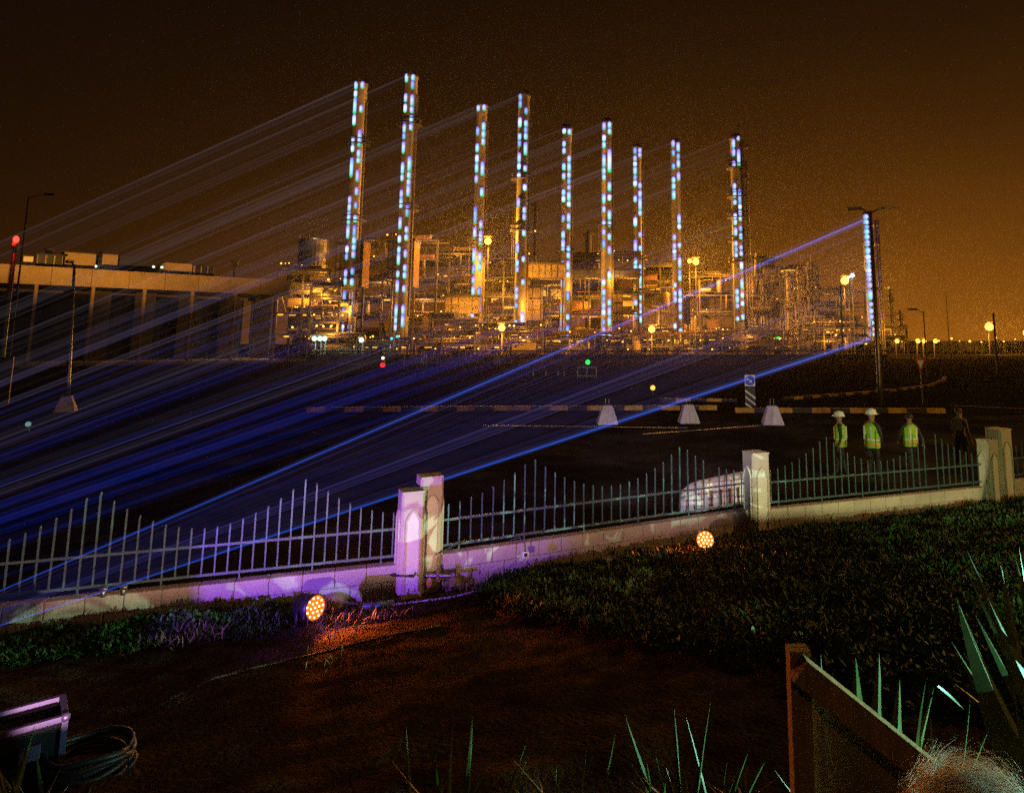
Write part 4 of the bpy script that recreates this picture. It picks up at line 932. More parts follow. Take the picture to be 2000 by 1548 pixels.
# =================================================================== show lights in the garden
bodym = mat('lamp_body', (0.02, 0.02, 0.022), 0.4, 0.2)
def par_light(p, to, label, col, power, ang, leds, blend=.25, scale=1.0, r=.05, flap=0, group='stage lights in the garden', led_s=5):
    p = Vector(p); d = (Vector(to) - p).normalized(); q = d.to_track_quat('Z', 'Y').to_matrix().to_4x4(); M = Matrix.Translation(p) @ q
    zg = terrain(p.x, p.y)
    t = thing('stage_light', label, 'stage light', (p.x, p.y, zg), group)
    S = scale
    bm = bmesh.new(); lathe(bm, [(.05 * S, -.22 * S), (.09 * S, -.19 * S), (.115 * S, -.05 * S), (.115 * S, .03 * S), (.105 * S, .03 * S), (.105 * S, .0)], 24); b = mesh_obj('body', bm, bodym, t, M, True)
    for k in range(5): bm = bmesh.new(); lathe(bm, [(.09 * S, 0), (.118 * S, 0), (.118 * S, .008 * S), (.09 * S, .008 * S)], 20); mesh_obj('cooling_fin', bm, bodym, b, M @ Matrix.Translation((0, 0, (-.17 + k * .022) * S)))
    side = q.to_3x3() @ Vector((1, 0, 0)); side.z = 0; side.normalize()
    for s_ in (-1, 1):
        e = p + side * s_ * .135 * S - d * .06 * S
        tube('yoke_arm', bodym, t, [e, e - Vector((0, 0, .08 * S)), Vector((e.x, e.y, zg + .03))], .012 * S, 6)
    box('floor_bracket', bodym, t, (p.x - d.x * .06 * S, p.y - d.y * .06 * S, zg + .02), (.30 * S, .10 * S, .04), math.atan2(side.y, side.x))
    em = emi('led_' + label.split()[0], tuple(.4 * c + .6 * q_ for c, q_ in zip(leds, (1, .85, .5))), led_s)
    lens = mesh_obj('lens_plate', (lambda b_: (lathe(b_, [(.104 * S, .001), (.104 * S, .006)], 24), b_)[1])(bmesh.new()), emi('ledglow_' + label.split()[0], leds, 1.7), t, M)
    n = 0
    for rr, cnt in ((0, 1), (.042, 6), (.082, 11)):
        for k in range(cnt):
            a = 2 * math.pi * k / cnt
            place('led', unit('ball', em), lens, M @ Matrix.Translation((rr * S * math.cos(a), rr * S * math.sin(a), .010 * S)) @ Matrix.Diagonal((.0092 * S, .0092 * S, .008 * S, 1)))
    if power: spot(t, p + d * .06 * S, to, power, col, ang, blend, r)
    if flap:                                                     # flap added out of view to keep the beam off the soil
        dh = Vector((d.x, d.y, 0)).normalized(); c = p + dh * .26
        box('beam_flap', bodym, t, (c.x, c.y, p.z - flap), (.42, 1.0, .006), math.atan2(dh.y, dh.x))
    return t
ORA = (1.0, 0.17, 0.008)
g1 = gter(612, 1222); p1 = Vector((g1.x, g1.y, at(610, 1186, g1.y).z))
par_light(p1, gter(900, 1250) + Vector((0, 0, .2)), 'orange stage light with glowing round diodes by the wall', ORA, 620, 84, (1, .15, .004), scale=1.35)
g2 = gter(1378, 1085); p2 = Vector((g2.x, g2.y, at(1380, 1054, g2.y).z))
par_light(p2, gter(1340, 1230) + Vector((0, 0, .25)), 'dazzling orange-white stage light half hidden in the shrubs', ORA, 420, 125, (1, .19, .006), scale=1.4, led_s=8)
# lights standing left, right and behind the viewpoint that colour the wall
gob = par_light((5.2, 4.6, 1.9), (-1.6, 11.4, 1.5), 'mint stage light with a leafy pattern beyond the right picture edge', (.62, 1.0, .60), 3000, 72, (.6, 1, .7), blend=.04, r=.006, flap=.075)
for o_ in gob.children:
    if o_.type == 'LIGHT':                                       # noise breaks the beam up into leafy patches
        lt = o_.data; lt.use_nodes = True; tn = lt.node_tree; em_ = next(n for n in tn.nodes if n.type == 'EMISSION')
        gc = N(tn, 'ShaderNodeTexCoord'); gn = N(tn, 'ShaderNodeTexNoise'); gn.inputs['Scale'].default_value = 13.0; gn.inputs['Detail'].default_value = 3.0; gn.inputs['Distortion'].default_value = 1.6
        gr = N(tn, 'ShaderNodeValToRGB'); gr.color_ramp.elements[0].position = .53; gr.color_ramp.elements[0].color = (.05, .05, .05, 1); gr.color_ramp.elements[1].position = .58
        tn.links.new(gc.outputs['Normal'], gn.inputs['Vector']); tn.links.new(gn.outputs['Fac'], gr.inputs[0]); tn.links.new(gr.outputs['Color'], em_.inputs['Strength'])
par_light((5.7, 4.9, 1.9), (5.15, 14.9, 1.5), 'plain mint stage light beyond the right picture edge', (1.0, .95, .46), 2300, 35, (.6, 1, .6), blend=.05, r=.006, flap=.075)
par_light((5.6, 3.2, 1.85), (.8, 2.5, 2.0), 'turquoise stage light on the bank beyond the right picture edge', (.35, 1.0, .72), 1800, 62, (.4, 1, .8), blend=.3, r=.03, flap=.045)
par_light((-1.9, 2.9, 1.55), (-3.9, 11.7, 1.1), 'peach stage light on the bank under the viewpoint', (1.0, .52, .42), 2000, 70, (1, .6, .4), blend=.15, r=.012, flap=.07)
par_light((-5.6, 3.2, 1.5), (-3.9, 10.2, 1.0), 'violet stage light on the bank beyond the left picture edge', (.26, .07, 1.0), 3800, 32, (.4, .1, 1), blend=.3, r=.012, flap=.095)
par_light((2.6, -1.6, 2.9), (7.6, 17.5, 1.3), 'lime stage light on the bank behind the viewpoint', (.80, 1.0, .34), 1900, 24, (.7, 1, .3), blend=.5, r=.1)
par_light((-1.5, -3.0, 5.2), (3.2, 30, .6), 'lilac stage light raised high behind the viewpoint', (.86, .78, 1.0), 9000, 19, (.86, .78, 1), blend=.6, r=.1)
for src, lab in ((SRC2, 'black laser projector on the bank beside the viewpoint'), (SRC1, 'black laser projector on the bank nearer the wall')):
    zg = terrain(src.x, src.y); t = thing('laser_projector', lab, 'projector', (src.x, src.y, zg), 'laser projectors')
    d = Vector((.45, 1, 0)).normalized(); rz = math.atan2(d.y, d.x)
    c = src - d * .32; box('case', bodym, t, (c.x, c.y, src.z), (.6, .36, .22), rz, shape='bbox')
    box('aperture', emi('laser_lens', (.2, .3, 1), 4), t, (src.x - d.x * .018, src.y - d.y * .018, src.z), (.01, .08, .03), rz)
    for sx in (-.2, .2):
        for sy in (-.12, .12):
            o_ = c + d * sx + Vector((-d.y, d.x, 0)) * sy; rod('leg', bodym, t, (o_.x, o_.y, zg), (o_.x, o_.y, src.z - .1), .02)

# =================================================================== planting
leafm = mat('shrub_leaf', (0.028, 0.085, 0.020), 0.6, 0, 0.5, 9.0); dryg = mat('dry_grass', (0.16, 0.13, 0.05), 0.8, 0, 0.4, 9.0)
for m_ in (leafm, dryg): m_.node_tree.nodes['Principled BSDF'].inputs['Specular IOR Level'].default_value = 0.3
def scatter(name, label, n, region, hfun, lw, ll, m, seed, cat, upright=.5):
    rg = random.Random(seed); V, Fc = [], []
    tries = 0
    while len(Fc) < n and tries < n * 6:
        tries += 1
        xyh = region(rg)
        if xyh is None: continue
        x, y = xyh; z0 = terrain(x, y); h = hfun(x, y)
        if h <= 0.02: continue
        z = z0 + .03 + h * rg.random() ** .6
        az = rg.uniform(0, 2 * math.pi); el = rg.gauss(upright * 1.2, .5)
        L_ = ll * rg.uniform(.6, 1.4); w_ = lw * rg.uniform(.7, 1.3)
        d = Vector((math.cos(az) * math.cos(el), math.sin(az) * math.cos(el), math.sin(el))); sd = Vector((-math.sin(az), math.cos(az), rg.uniform(-.5, .5))).normalized()
        p = Vector((x, y, z)); b = len(V)
        V += [tuple(p), tuple(p + d * L_ * .5 + sd * w_ / 2), tuple(p + d * L_ - Vector((0, 0, L_ * .15))), tuple(p + d * L_ * .5 - sd * w_ / 2)]
        Fc.append((b, b + 1, b + 2, b + 3))
    me = bpy.data.meshes.new(name); me.from_pydata(V, [], Fc); me.materials.append(m)
    o = place(name, me, None, Matrix.Identity(4)); tag(o, label, cat, kind='stuff'); return o
def bumpy(x, y, f=2.2): return mnoise.noise(Vector((x * f, y * f, 5.5)))
def reg_left(rg):
    x = rg.uniform(-9.5, -3.9); s = rg.uniform(.28, 1.55); return x, fy(x) - s
def h_left(x, y):
    s = fy(x) - y; e = max(0, min(1, (1.6 - s) / .5)) * max(0, min(1, (-3.9 - x) / .7)); return e * (.15 + .10 * bumpy(x, y))
scatter('hedge_plants', 'dark leafy ground cover along the wall on the left', 26000, reg_left, h_left, .035, .085, leafm, 1, 'ground cover')
def reg_right(rg):
    x = rg.uniform(-1.9, 11.5); s = rg.uniform(.12, 8.9) if x > 0 else rg.uniform(.12, 5.0); return x, fy(x) - s
def h_right(x, y):
    s = fy(x) - y; lim = 1.0 + 1.9 * (x + 2) if x < 2 else 8.4
    lim += .5 * bumpy(x, y, .9)
    e = max(0, min(1, (lim - s) / .35)); return e * (.12 + .10 * bumpy(x, y) + .05 * bumpy(x, y, 6))
scatter('garden_shrubs', 'dark leafy ground cover on the slope at the right', 110000, reg_right, h_right, .045, .095, leafm, 2, 'ground cover')
def reg_grass(rg):
    x = rg.uniform(-5.2, 9); s = rg.uniform(.1, 4.5); return x, fy(x) - s
def h_grass(x, y):
    d1 = (Vector((x, y)) - Vector((p1.x + .55, p1.y - .05))).length; d2 = (Vector((x, y)) - Vector((p2.x - .3, p2.y - .8))).length
    return (.10 if d1 < .75 * random.random() ** .7 else (.14 if d2 < .9 + .4 * bumpy(x, y) else (.10 if bumpy(x, y, 1.3) > .3 + .4 * random.random() else 0)))
scatter('dry_grass', 'tufts of dry grass round the orange stage lights', 3600, reg_grass, h_grass, .012, .14, dryg, 3, 'grass', .8)

# small things along the wall
def domes(px, py, r_, label, m):
    q = gter(px, py); t = thing('garden_dome', label, 'garden light', q, 'domed covers along the wall')
    bm = bmesh.new(); lathe(bm, [(r_ * 1.05, -.1), (r_, .0), (r_ * .95, r_ * .35), (r_ * .75, r_ * .68), (r_ * .4, r_ * .9), (.02, r_)], 18); mesh_obj('dome', bm, m, t, Matrix.Translation(q), True)
    bm = bmesh.new(); lathe(bm, [(r_ * 1.15, -.05), (r_ * 1.15, .03), (r_ * 1.0, .04)], 18); mesh_obj('collar', bm, bodym, t, Matrix.Translation(q), True)
domem = mat('olive_cover', (0.30, 0.27, 0.10), 0.5, 0, 0.2, 5)
domes(652, 1186, .19, 'olive rounded cover right of the round orange light', domem); domes(884, 1146, .14, 'ochre rounded cover beside the taller violet-lit pillar', domem)
q = gter(720, 1196); tag(tube('water_pipe', mat('blue_pipe', (0.10, 0.28, 0.36), 0.4), None, [gter(672, 1192) + Vector((0, 0, .08)), q + Vector((0, 0, .08)), gter(766, 1188) + Vector((0, 0, .08))], .035), 'blue-green pipe lying at the foot of the violet-lit pillars', 'pipe')
tag(tube('electric_cable', blackm, None, [Vector((P1s.x - .2, P1s.y - .13, .36)), Vector((P1s.x + .15, P1s.y - .16, .35)), Vector((P1t.x - .05, P1t.y + .12, .42)), Vector((P1t.x + .25, P1t.y + .2, .52)), Vector((P1t.x + .55, P1t.y + .43, .62))], .012, 6), 'black cable looped across the violet-lit pillars', 'cable')
pts = [gter(px, py) + Vector((0, 0, .03)) for px, py in ((330, 1372), (420, 1330), (520, 1305), (620, 1282), (700, 1262), (790, 1240), (860, 1228))]
tag(tube('ground_cable', blackm, None, pts, .012, 6), 'black cable trailing over the soil past the round light', 'cable')
pts = [gter(px, py) + Vector((0, 0, .04)) for px, py in ((766, 1186), (820, 1180), (880, 1172), (930, 1160), (975, 1150))]
tag(tube('garden_hose', mat('pale_hose', (0.45, 0.40, 0.38), 0.5), None, pts, .012, 6), 'thin pale hose lying below the violet-lit pillars', 'hose')
# garden tap stand beside the pillars
q = gter(852, 1160); t = thing('tap_stand', 'dark pipe stand with a valve beside the violet-lit pillars', 'tap', q)
for dx in (-.16, .16): rod('leg', galv, t, q + Vector((dx, 0, -.05)), q + Vector((dx, 0, .26)), .02)
rod('crossbar', galv, t, q + Vector((-.2, 0, .26)), q + Vector((.22, 0, .26)), .028); rod('valve', rust, t, q + Vector((.02, -.02, .2)), q + Vector((.02, -.02, .36)), .03); ball('wheel', mat('valve_ochre', (.4, .25, .03), .5), t, q + Vector((-.1, -.03, .17)), .05, (1, .5, 1.6))
# socket box on the wall and little wall spikes
wp = at(1026, 1082, fy(at(1026, 1082, 11.5).x) - .11)
t = thing('socket_box', 'small pale socket box hung on the middle wall', 'socket', wp); box('plate', white_p, t, wp, (.085, .05, .09), ang_of(2)); box('opening', blackm, t, wp + Vector((0.01, -.03, 0)), (.045, .02, .05), ang_of(2))
tube('lead', blackm, t, [wp + Vector((0, -.01, .04)), wp + Vector((-.01, .0, .16)), wp + Vector((-.1, .05, .24)), wp + Vector((-.25, .02, .2))], .01, 6)
q = gter(1396 - 300, 1092); t = thing('garden_spike', 'thin grey stake against the middle wall', 'stake', q); rod('shaft', galv, t, q, q + Vector((0, 0, .22)), .018); ball('head', galv, t, q + Vector((0, 0, .23)), .028)
for px, lab in ((206, 'white wall lamp bulb at the left end of the left wall, left of two'), (238, 'white wall lamp bulb at the left end of the left wall, right of two')):
    wp = at(px, 1166, 9.4); wp = Vector((wp.x, fy(wp.x) - .05, .52)); t = thing('wall_fitting', lab, 'wall lamp', wp, 'small white fittings on the left wall')
    rod('base', galv, t, wp - Vector((0, 0, .07)), wp, .03); ball('globe', galv, t, wp + Vector((0, 0, .03)), .042, (1.3, 1, .8))
q = gter(1212, 1112); t = thing('ground_box', 'flat grey inspection box set in the right slope', 'box', q); box('body', galv, t, q + Vector((0, 0, .06)), (.5, .3, .16), .2, shape='bbox'); box('lid', conc, t, q + Vector((0, 0, .15)), (.54, .34, .03), .2)

# white ribbed cover behind the railing
cov = mat('white_cover', (0.66, 0.64, 0.66), 0.6, 0, 0.15, 6)
a_, b_ = at(1330, 1000, 15.3), at(1462, 976, 16.2); a_.z = .0; b_.z = .0
t = thing('wrapped_cover', 'white rounded long cover behind the railing, orange light along its top', 'cover', (a_ + b_) / 2)
d = (b_ - a_); L_ = d.length; d.normalize(); rz = math.atan2(d.y, d.x); M = Matrix.Translation(a_) @ Matrix.Rotation(rz, 4, 'Z')
bm = bmesh.new(); rings = []
for f, sc_ in ((0, .15), (.04, .55), (.10, .82), (.2, .96), (.32, 1), (.6, 1.02), (1.0, 1.02), (1.12, .95)):
    ring = []
    for k in range(12):
        an = math.pi * k / 11; yy = .34 * math.cos(an) * sc_; zz4 = (.12 + .55 * math.sin(an) ** .6 * sc_ + .10 * f)
        ring.append(bm.verts.new((f * L_, yy, zz4)))
    rings.append(ring)
for A_, B_ in zip(rings, rings[1:]):
    for k in range(11): bm.faces.new((A_[k], B_[k], B_[k + 1], A_[k + 1]))
bm.faces.new(rings[0]); bm.faces.new(rings[-1][::-1])
mesh_obj('shell', bm, cov, t, M, True)
for k in range(6): box('rib', galv, t, M @ Vector((L_ * (.3 + .13 * k), -.35, .36)), (.05, .03, .38), rz)
box('lid_band', white_p, t, M @ Vector((L_ * .65, -.27, .66)), (L_ * .8, .10, .06), rz)
for s_ in (.15, .85): box('foot', blackm, t, M @ Vector((L_ * s_, 0, .06)), (.12, .5, .12), rz)

# =================================================================== agave plants
agm = mat('agave_leaf', (0.075, 0.12, 0.03), 0.38, 0, 0.35, 7.0, col2=(0.14, 0.20, 0.05))
agm.node_tree.nodes['Principled BSDF'].inputs['Specular IOR Level'].default_value = 0.6
def agave(label, Yd, leaves, basepx):
    bx = gter(*basepx) if basepx[1] < 1548 else None
    b0 = at(basepx[0], basepx[1], Yd); zg = terrain(b0.x, b0.y)
    t = thing('agave_plant', label, 'agave', (b0.x, b0.y, zg), 'agave plants in the foreground')
    ra = random.Random(int(basepx[0]))
    if basepx[1] > 1630 and basepx[0] < 1900:                    # short leaves that fill the clump
        leaves = leaves + [(basepx[0] + ra.uniform(-95, 95), ra.uniform(1478, 1545), basepx[0] + ra.uniform(-40, 40), 1600, ra.uniform(9, 15), ra.uniform(-8, 8), ra.uniform(.4, 1.2)) for _ in range(9)]
    for (tx, ty, bx_, by_, wpx, bend, twist) in leaves:
        Pt = at(tx, ty, Yd + random.uniform(-.12, .12)); Pb = at(bx_, by_, Yd)
        dirv = (Pb - Pt); k = (Pb.z - zg) / max(-dirv.z, .05) if dirv.z < 0 else 0
        Pb2 = Pb + dirv * max(0, min(k, 2.5)); Pb2.z = max(Pb2.z, zg)
        wd_ = wpx / F * Yd * 1.8; n = 12; bm = bmesh.new(); prev = None
        right = Vector((math.cos(twist), math.sin(twist), 0))
        for i in range(n + 1):
            f = i / n
            c = Pb2.lerp(Pt, f) + Vector((bend * 7 * f * (1 - f), 0, 0)) / F * Yd
            wv = wd_ / 2 * (1 - f ** 2.6) * (.72 + .28 * math.sin(math.pi * min(1, f * 1.3))) + .0006
            fw = Vector((right.y, -right.x, 0))
            l, r_ = bm.verts.new(c - right * wv), bm.verts.new(c + right * wv)
            fr_ = bm.verts.new(c - fw * wv * -.55 + fw * .0); bk = bm.verts.new(c - fw * wv * .38 - fw * wv * .0 + fw * wv * .85)
            cur = (l, fr_, r_, bk)
            if prev:
                for a, b in ((0, 1), (1, 2), (2, 3), (3, 0)): bm.faces.new((prev[a], prev[b], cur[b], cur[a]))
            prev = cur
        mesh_obj('leaf', bm, agm, t, smooth=False)
    return t
agave('agave with two slim bright leaves at the lower left edge', 2.7, [(68, 1416, 36, 1560, 17, -6, .3), (70, 1466, 80, 1560, 17, 2, -.2), (-4, 1490, 12, 1560, 12, 0, .2), (178, 1536, 160, 1580, 6, 0, .1)], (60, 1640))
agave('sparse agave at the bottom, leftmost of the bottom row', 3.1, [(793, 1418, 806, 1560, 11, -3, .4), (847, 1448, 860, 1560, 12, -2, -.3), (884, 1416, 876, 1560, 12, 0, .9), (923, 1394, 908, 1560, 15, 2, .8), (980, 1438, 934, 1560, 10, -10, .2)], (860, 1680))
agave('low agave at the bottom with short curved leaves', 3.1, [(1033, 1470, 1003, 1560, 11, -3, .1), (1062, 1474, 1092, 1560, 10, 4, .3), (1150, 1424, 1132, 1560, 13, 0, .9), (1202, 1432, 1172, 1560, 12, 3, .9), (1028, 1450, 1010, 1500, 5, 0, .3)], (1080, 1690))
agave('agave with the longest bright leaves of the bottom row', 3.1, [(1220, 1394, 1284, 1560, 17, -6, .1), (1317, 1384, 1337, 1560, 12, -4, .3), (1340, 1400, 1370, 1560, 10, 6, .2), (1388, 1369, 1372, 1560, 9, -7, .3), (1280, 1470, 1300, 1560, 9, 0, 1.0)], (1320, 1690))
agave('agave with leaves leaning right beside the wooden frame', 3.1, [(1478, 1424, 1432, 1560, 11, -4, .2), (1530, 1420, 1470, 1560, 13, -10, .2), (1512, 1502, 1545, 1548, 6, 0, .2), (1445, 1490, 1420, 1560, 8, 0, .8)], (1450, 1690))
agave('broad-leaved agave behind the wooden frame', 3.9, [(1603, 1276, 1610, 1450, 10, 0, .2), (1671, 1282, 1676, 1500, 30, 0, -.15), (1717, 1275, 1709, 1500, 24, 0, -.1), (1757, 1325, 1742, 1520, 27, 0, .15)], (1700, 1560))
agave('agave between the wooden frame and the grey-haired head', 3.6, [(1808, 1332, 1802, 1540, 14, -8, .7), (1824, 1342, 1770, 1540, 18, 0, .1), (1816, 1390, 1830, 1540, 14, 0, -.2), (1866, 1428, 1830, 1540, 12, -2, .3), (1895, 1364, 1862, 1540, 18, 3, .4), (1954, 1376, 1900, 1540, 14, -10, .2), (1882, 1384, 1828, 1338, 8, 0, .2)], (1840, 1600))
agave('large agave with long spiky leaves at the right edge', 3.3, [(1890, 1078, 1976, 1270, 34, -3, 0.09), (1886, 1110, 1968, 1290, 22, 2, 0.54), (1955, 1104, 2000, 1330, 37, -4, 0.12), (1990, 1068, 2012, 1250, 27, 0, 0.18), (1868, 1168, 2010, 1500, 74, -12, 0.54), (1858, 1252, 2000, 1450, 44, -14, 0.48), (1862, 1332, 2030, 1470, 37, 0, 0.54), (1983, 1090, 2030, 1300, 40, 2, 0.36), (2020, 1120, 2040, 1300, 51, 0, 0.12), (1905, 1200, 2030, 1430, 40, -4, 0.60)], (2060, 1640))

# =================================================================== wooden frame, flight case, cable coil
wood = mat('raw_timber', (0.30, 0.17, 0.075), 0.7, 0, 0.35, 8.0, 0.3, dirt=0.25); ply = mat('plywood', (0.20, 0.12, 0.06), 0.75, 0, 0.3, 5.0, 0.2, dirt=0.3)
for m_ in (wood, ply):
    tn = m_.node_tree; nn = next(n for n in tn.nodes if n.type == 'TEX_NOISE'); mp = N(tn, 'ShaderNodeMapping'); mp.inputs['Scale'].default_value = (1.0, 6.0, .22) if m_ is ply else (5.0, 6.0, .35)
    gp = next(n for n in tn.nodes if n.type == 'NEW_GEOMETRY'); tn.links.new(gp.outputs['Position'], mp.inputs['Vector']); tn.links.new(mp.outputs[0], nn.inputs['Vector'])
Yw = 3.0
def wood_bar(name, p0, p1, wd_, th, m, parent, yoff=0.0):
    a = at(*p0, Yw) + Vector((0, yoff, 0)); b = at(*p1, Yw) + Vector((0, yoff, 0)); d = b - a
    ux = d.normalized(); uy = Vector((0, 1, 0)); uz = ux.cross(uy).normalized(); uy = uz.cross(ux)
    rot = Matrix((ux, uy, uz)).transposed()
    return box(name, m, parent, (a + b) / 2, (d.length, th, wd_), rot=rot)
pb = at(1558, 1700, Yw)
t = thing('wooden_frame', 'timber frame with a sloping rail backed by plywood, lower right', 'wooden frame', (pb.x + .2, Yw, terrain(pb.x, Yw)))
zg = terrain(pb.x, Yw); pt = at(1558, 1270, Yw)
box('post', wood, t, (pt.x, Yw, (pt.z + zg) / 2), (.082, .075, pt.z - zg))
rail = wood_bar('rail', (1549, 1286), (1852, 1528), .095, .075, wood, t, -.078)
box('top_cap', wood, t, (pt.x, Yw, pt.z + .006), (.085, .078, .012))
x0 = pt.x + .02; bm = bmesh.new()
A1, A2 = at(1560, 1300, Yw), at(1900, 1572, Yw)
prism(bm, [(A1.x, A1.z), (A1.x, zg), (A2.x, zg), (A2.x, A2.z)], Matrix.Translation((0, Yw + .045, 0)), .015); mesh_obj('plywood_sheet', bm, ply, t)
box('post', wood, t, (A2.x - .04, Yw, (A2.z + zg) / 2), (.08, .075, A2.z - zg))
box('batten', wood, t, (at(1600, 1500, Yw).x, Yw + .02, (at(1600, 1330, Yw).z + zg) / 2), (.05, .04, at(1600, 1330, Yw).z - zg))

alum = mat('violet_tinted_metal', (0.10, 0.09, 0.26), 0.4, 0.7, 0.1, 8); casem = mat('case_laminate', (0.012, 0.012, 0.020), 0.9, 0, 0.2, 6); casem.node_tree.nodes['Principled BSDF'].inputs['Specular IOR Level'].default_value = .1  # violet stage light is mixed into the edge metal's colour
q = gter(60, 1530); rz = .72
ca = at(118, 1492, q.y); cw, cdp = .85, .34
t = thing('flight_case', 'black flight case with shining metal edges at the lower left corner', 'flight case', (ca.x - cw / 2, q.y, terrain(ca.x, q.y)))
ztop_c = at(118, 1400, q.y).z; zb = terrain(ca.x, q.y) ; hc = ztop_c - zb
M = Matrix.Translation((ca.x, q.y, zb)) @ Matrix.Rotation(rz, 4, 'Z')
place('case_body', unit('bbox', casem), t, M @ Matrix.Translation((-cw / 2, cdp / 2, hc / 2)) @ Matrix.Diagonal((cw - .02, cdp - .02, hc - .02, 1)))
def edge(p0, p1, th=.034): rod('metal_edge', alum, t, M @ Vector(p0), M @ Vector(p1), th / 2, 'box_edge')
def box_edge(p0, p1, th=.036):
    c = (Vector(p0) + Vector(p1)) / 2; s = [max(abs(p1[i] - p0[i]) + th, th) for i in range(3)]
    place('metal_edge', unit('bbox', alum), t, M @ Matrix.Translation(c) @ Matrix.Diagonal((*s, 1)))
for z in (0, hc):
    box_edge((-cw, 0, z), (0, 0, z)); box_edge((-cw, cdp, z), (0, cdp, z)); box_edge((0, .02, z), (0, cdp - .02, z)); box_edge((-cw, .02, z), (-cw, cdp - .02, z))
for x in (-cw, 0):
    for y in (0, cdp): box_edge((x, y, .02), (x, y, hc - .02))
box_edge((-.42, -.002, .02), (-.42, -.002, hc - .02), .012)
place('latch', unit('bbox', alum), t, M @ Matrix.Translation((-.17, -.012, hc - .16)) @ Matrix.Diagonal((.11, .02, .09, 1)))
place('latch', unit('bbox', alum), t, M @ Matrix.Translation((-.75, -.012, hc - .16)) @ Matrix.Diagonal((.11, .02, .09, 1)))
for x in (-cw, 0): place('corner', unit('ball', alum), t, M @ Matrix.Translation((x, 0, hc)) @ Matrix.Diagonal((.03, .03, .03, 1)))
q = gter(170, 1510); t = thing('cable_coil', 'dark coil of thick cable beside the flight case', 'cable', q)
for k in range(5):
    rr = .27 - .02 * (k % 3); zc = .03 + .032 * k
    pts = [q + Vector((rr * math.cos(a * math.pi / 12) + .01 * math.sin(a + k), rr * .85 * math.sin(a * math.pi / 12), zc + .012 * math.sin(a * .8 + k))) for a in range(25)]
    tube('loop', mat('cable_rubber', (0.012, 0.012, 0.02), 0.5), t, pts, .019, 6)
q = gter(240, 1535)

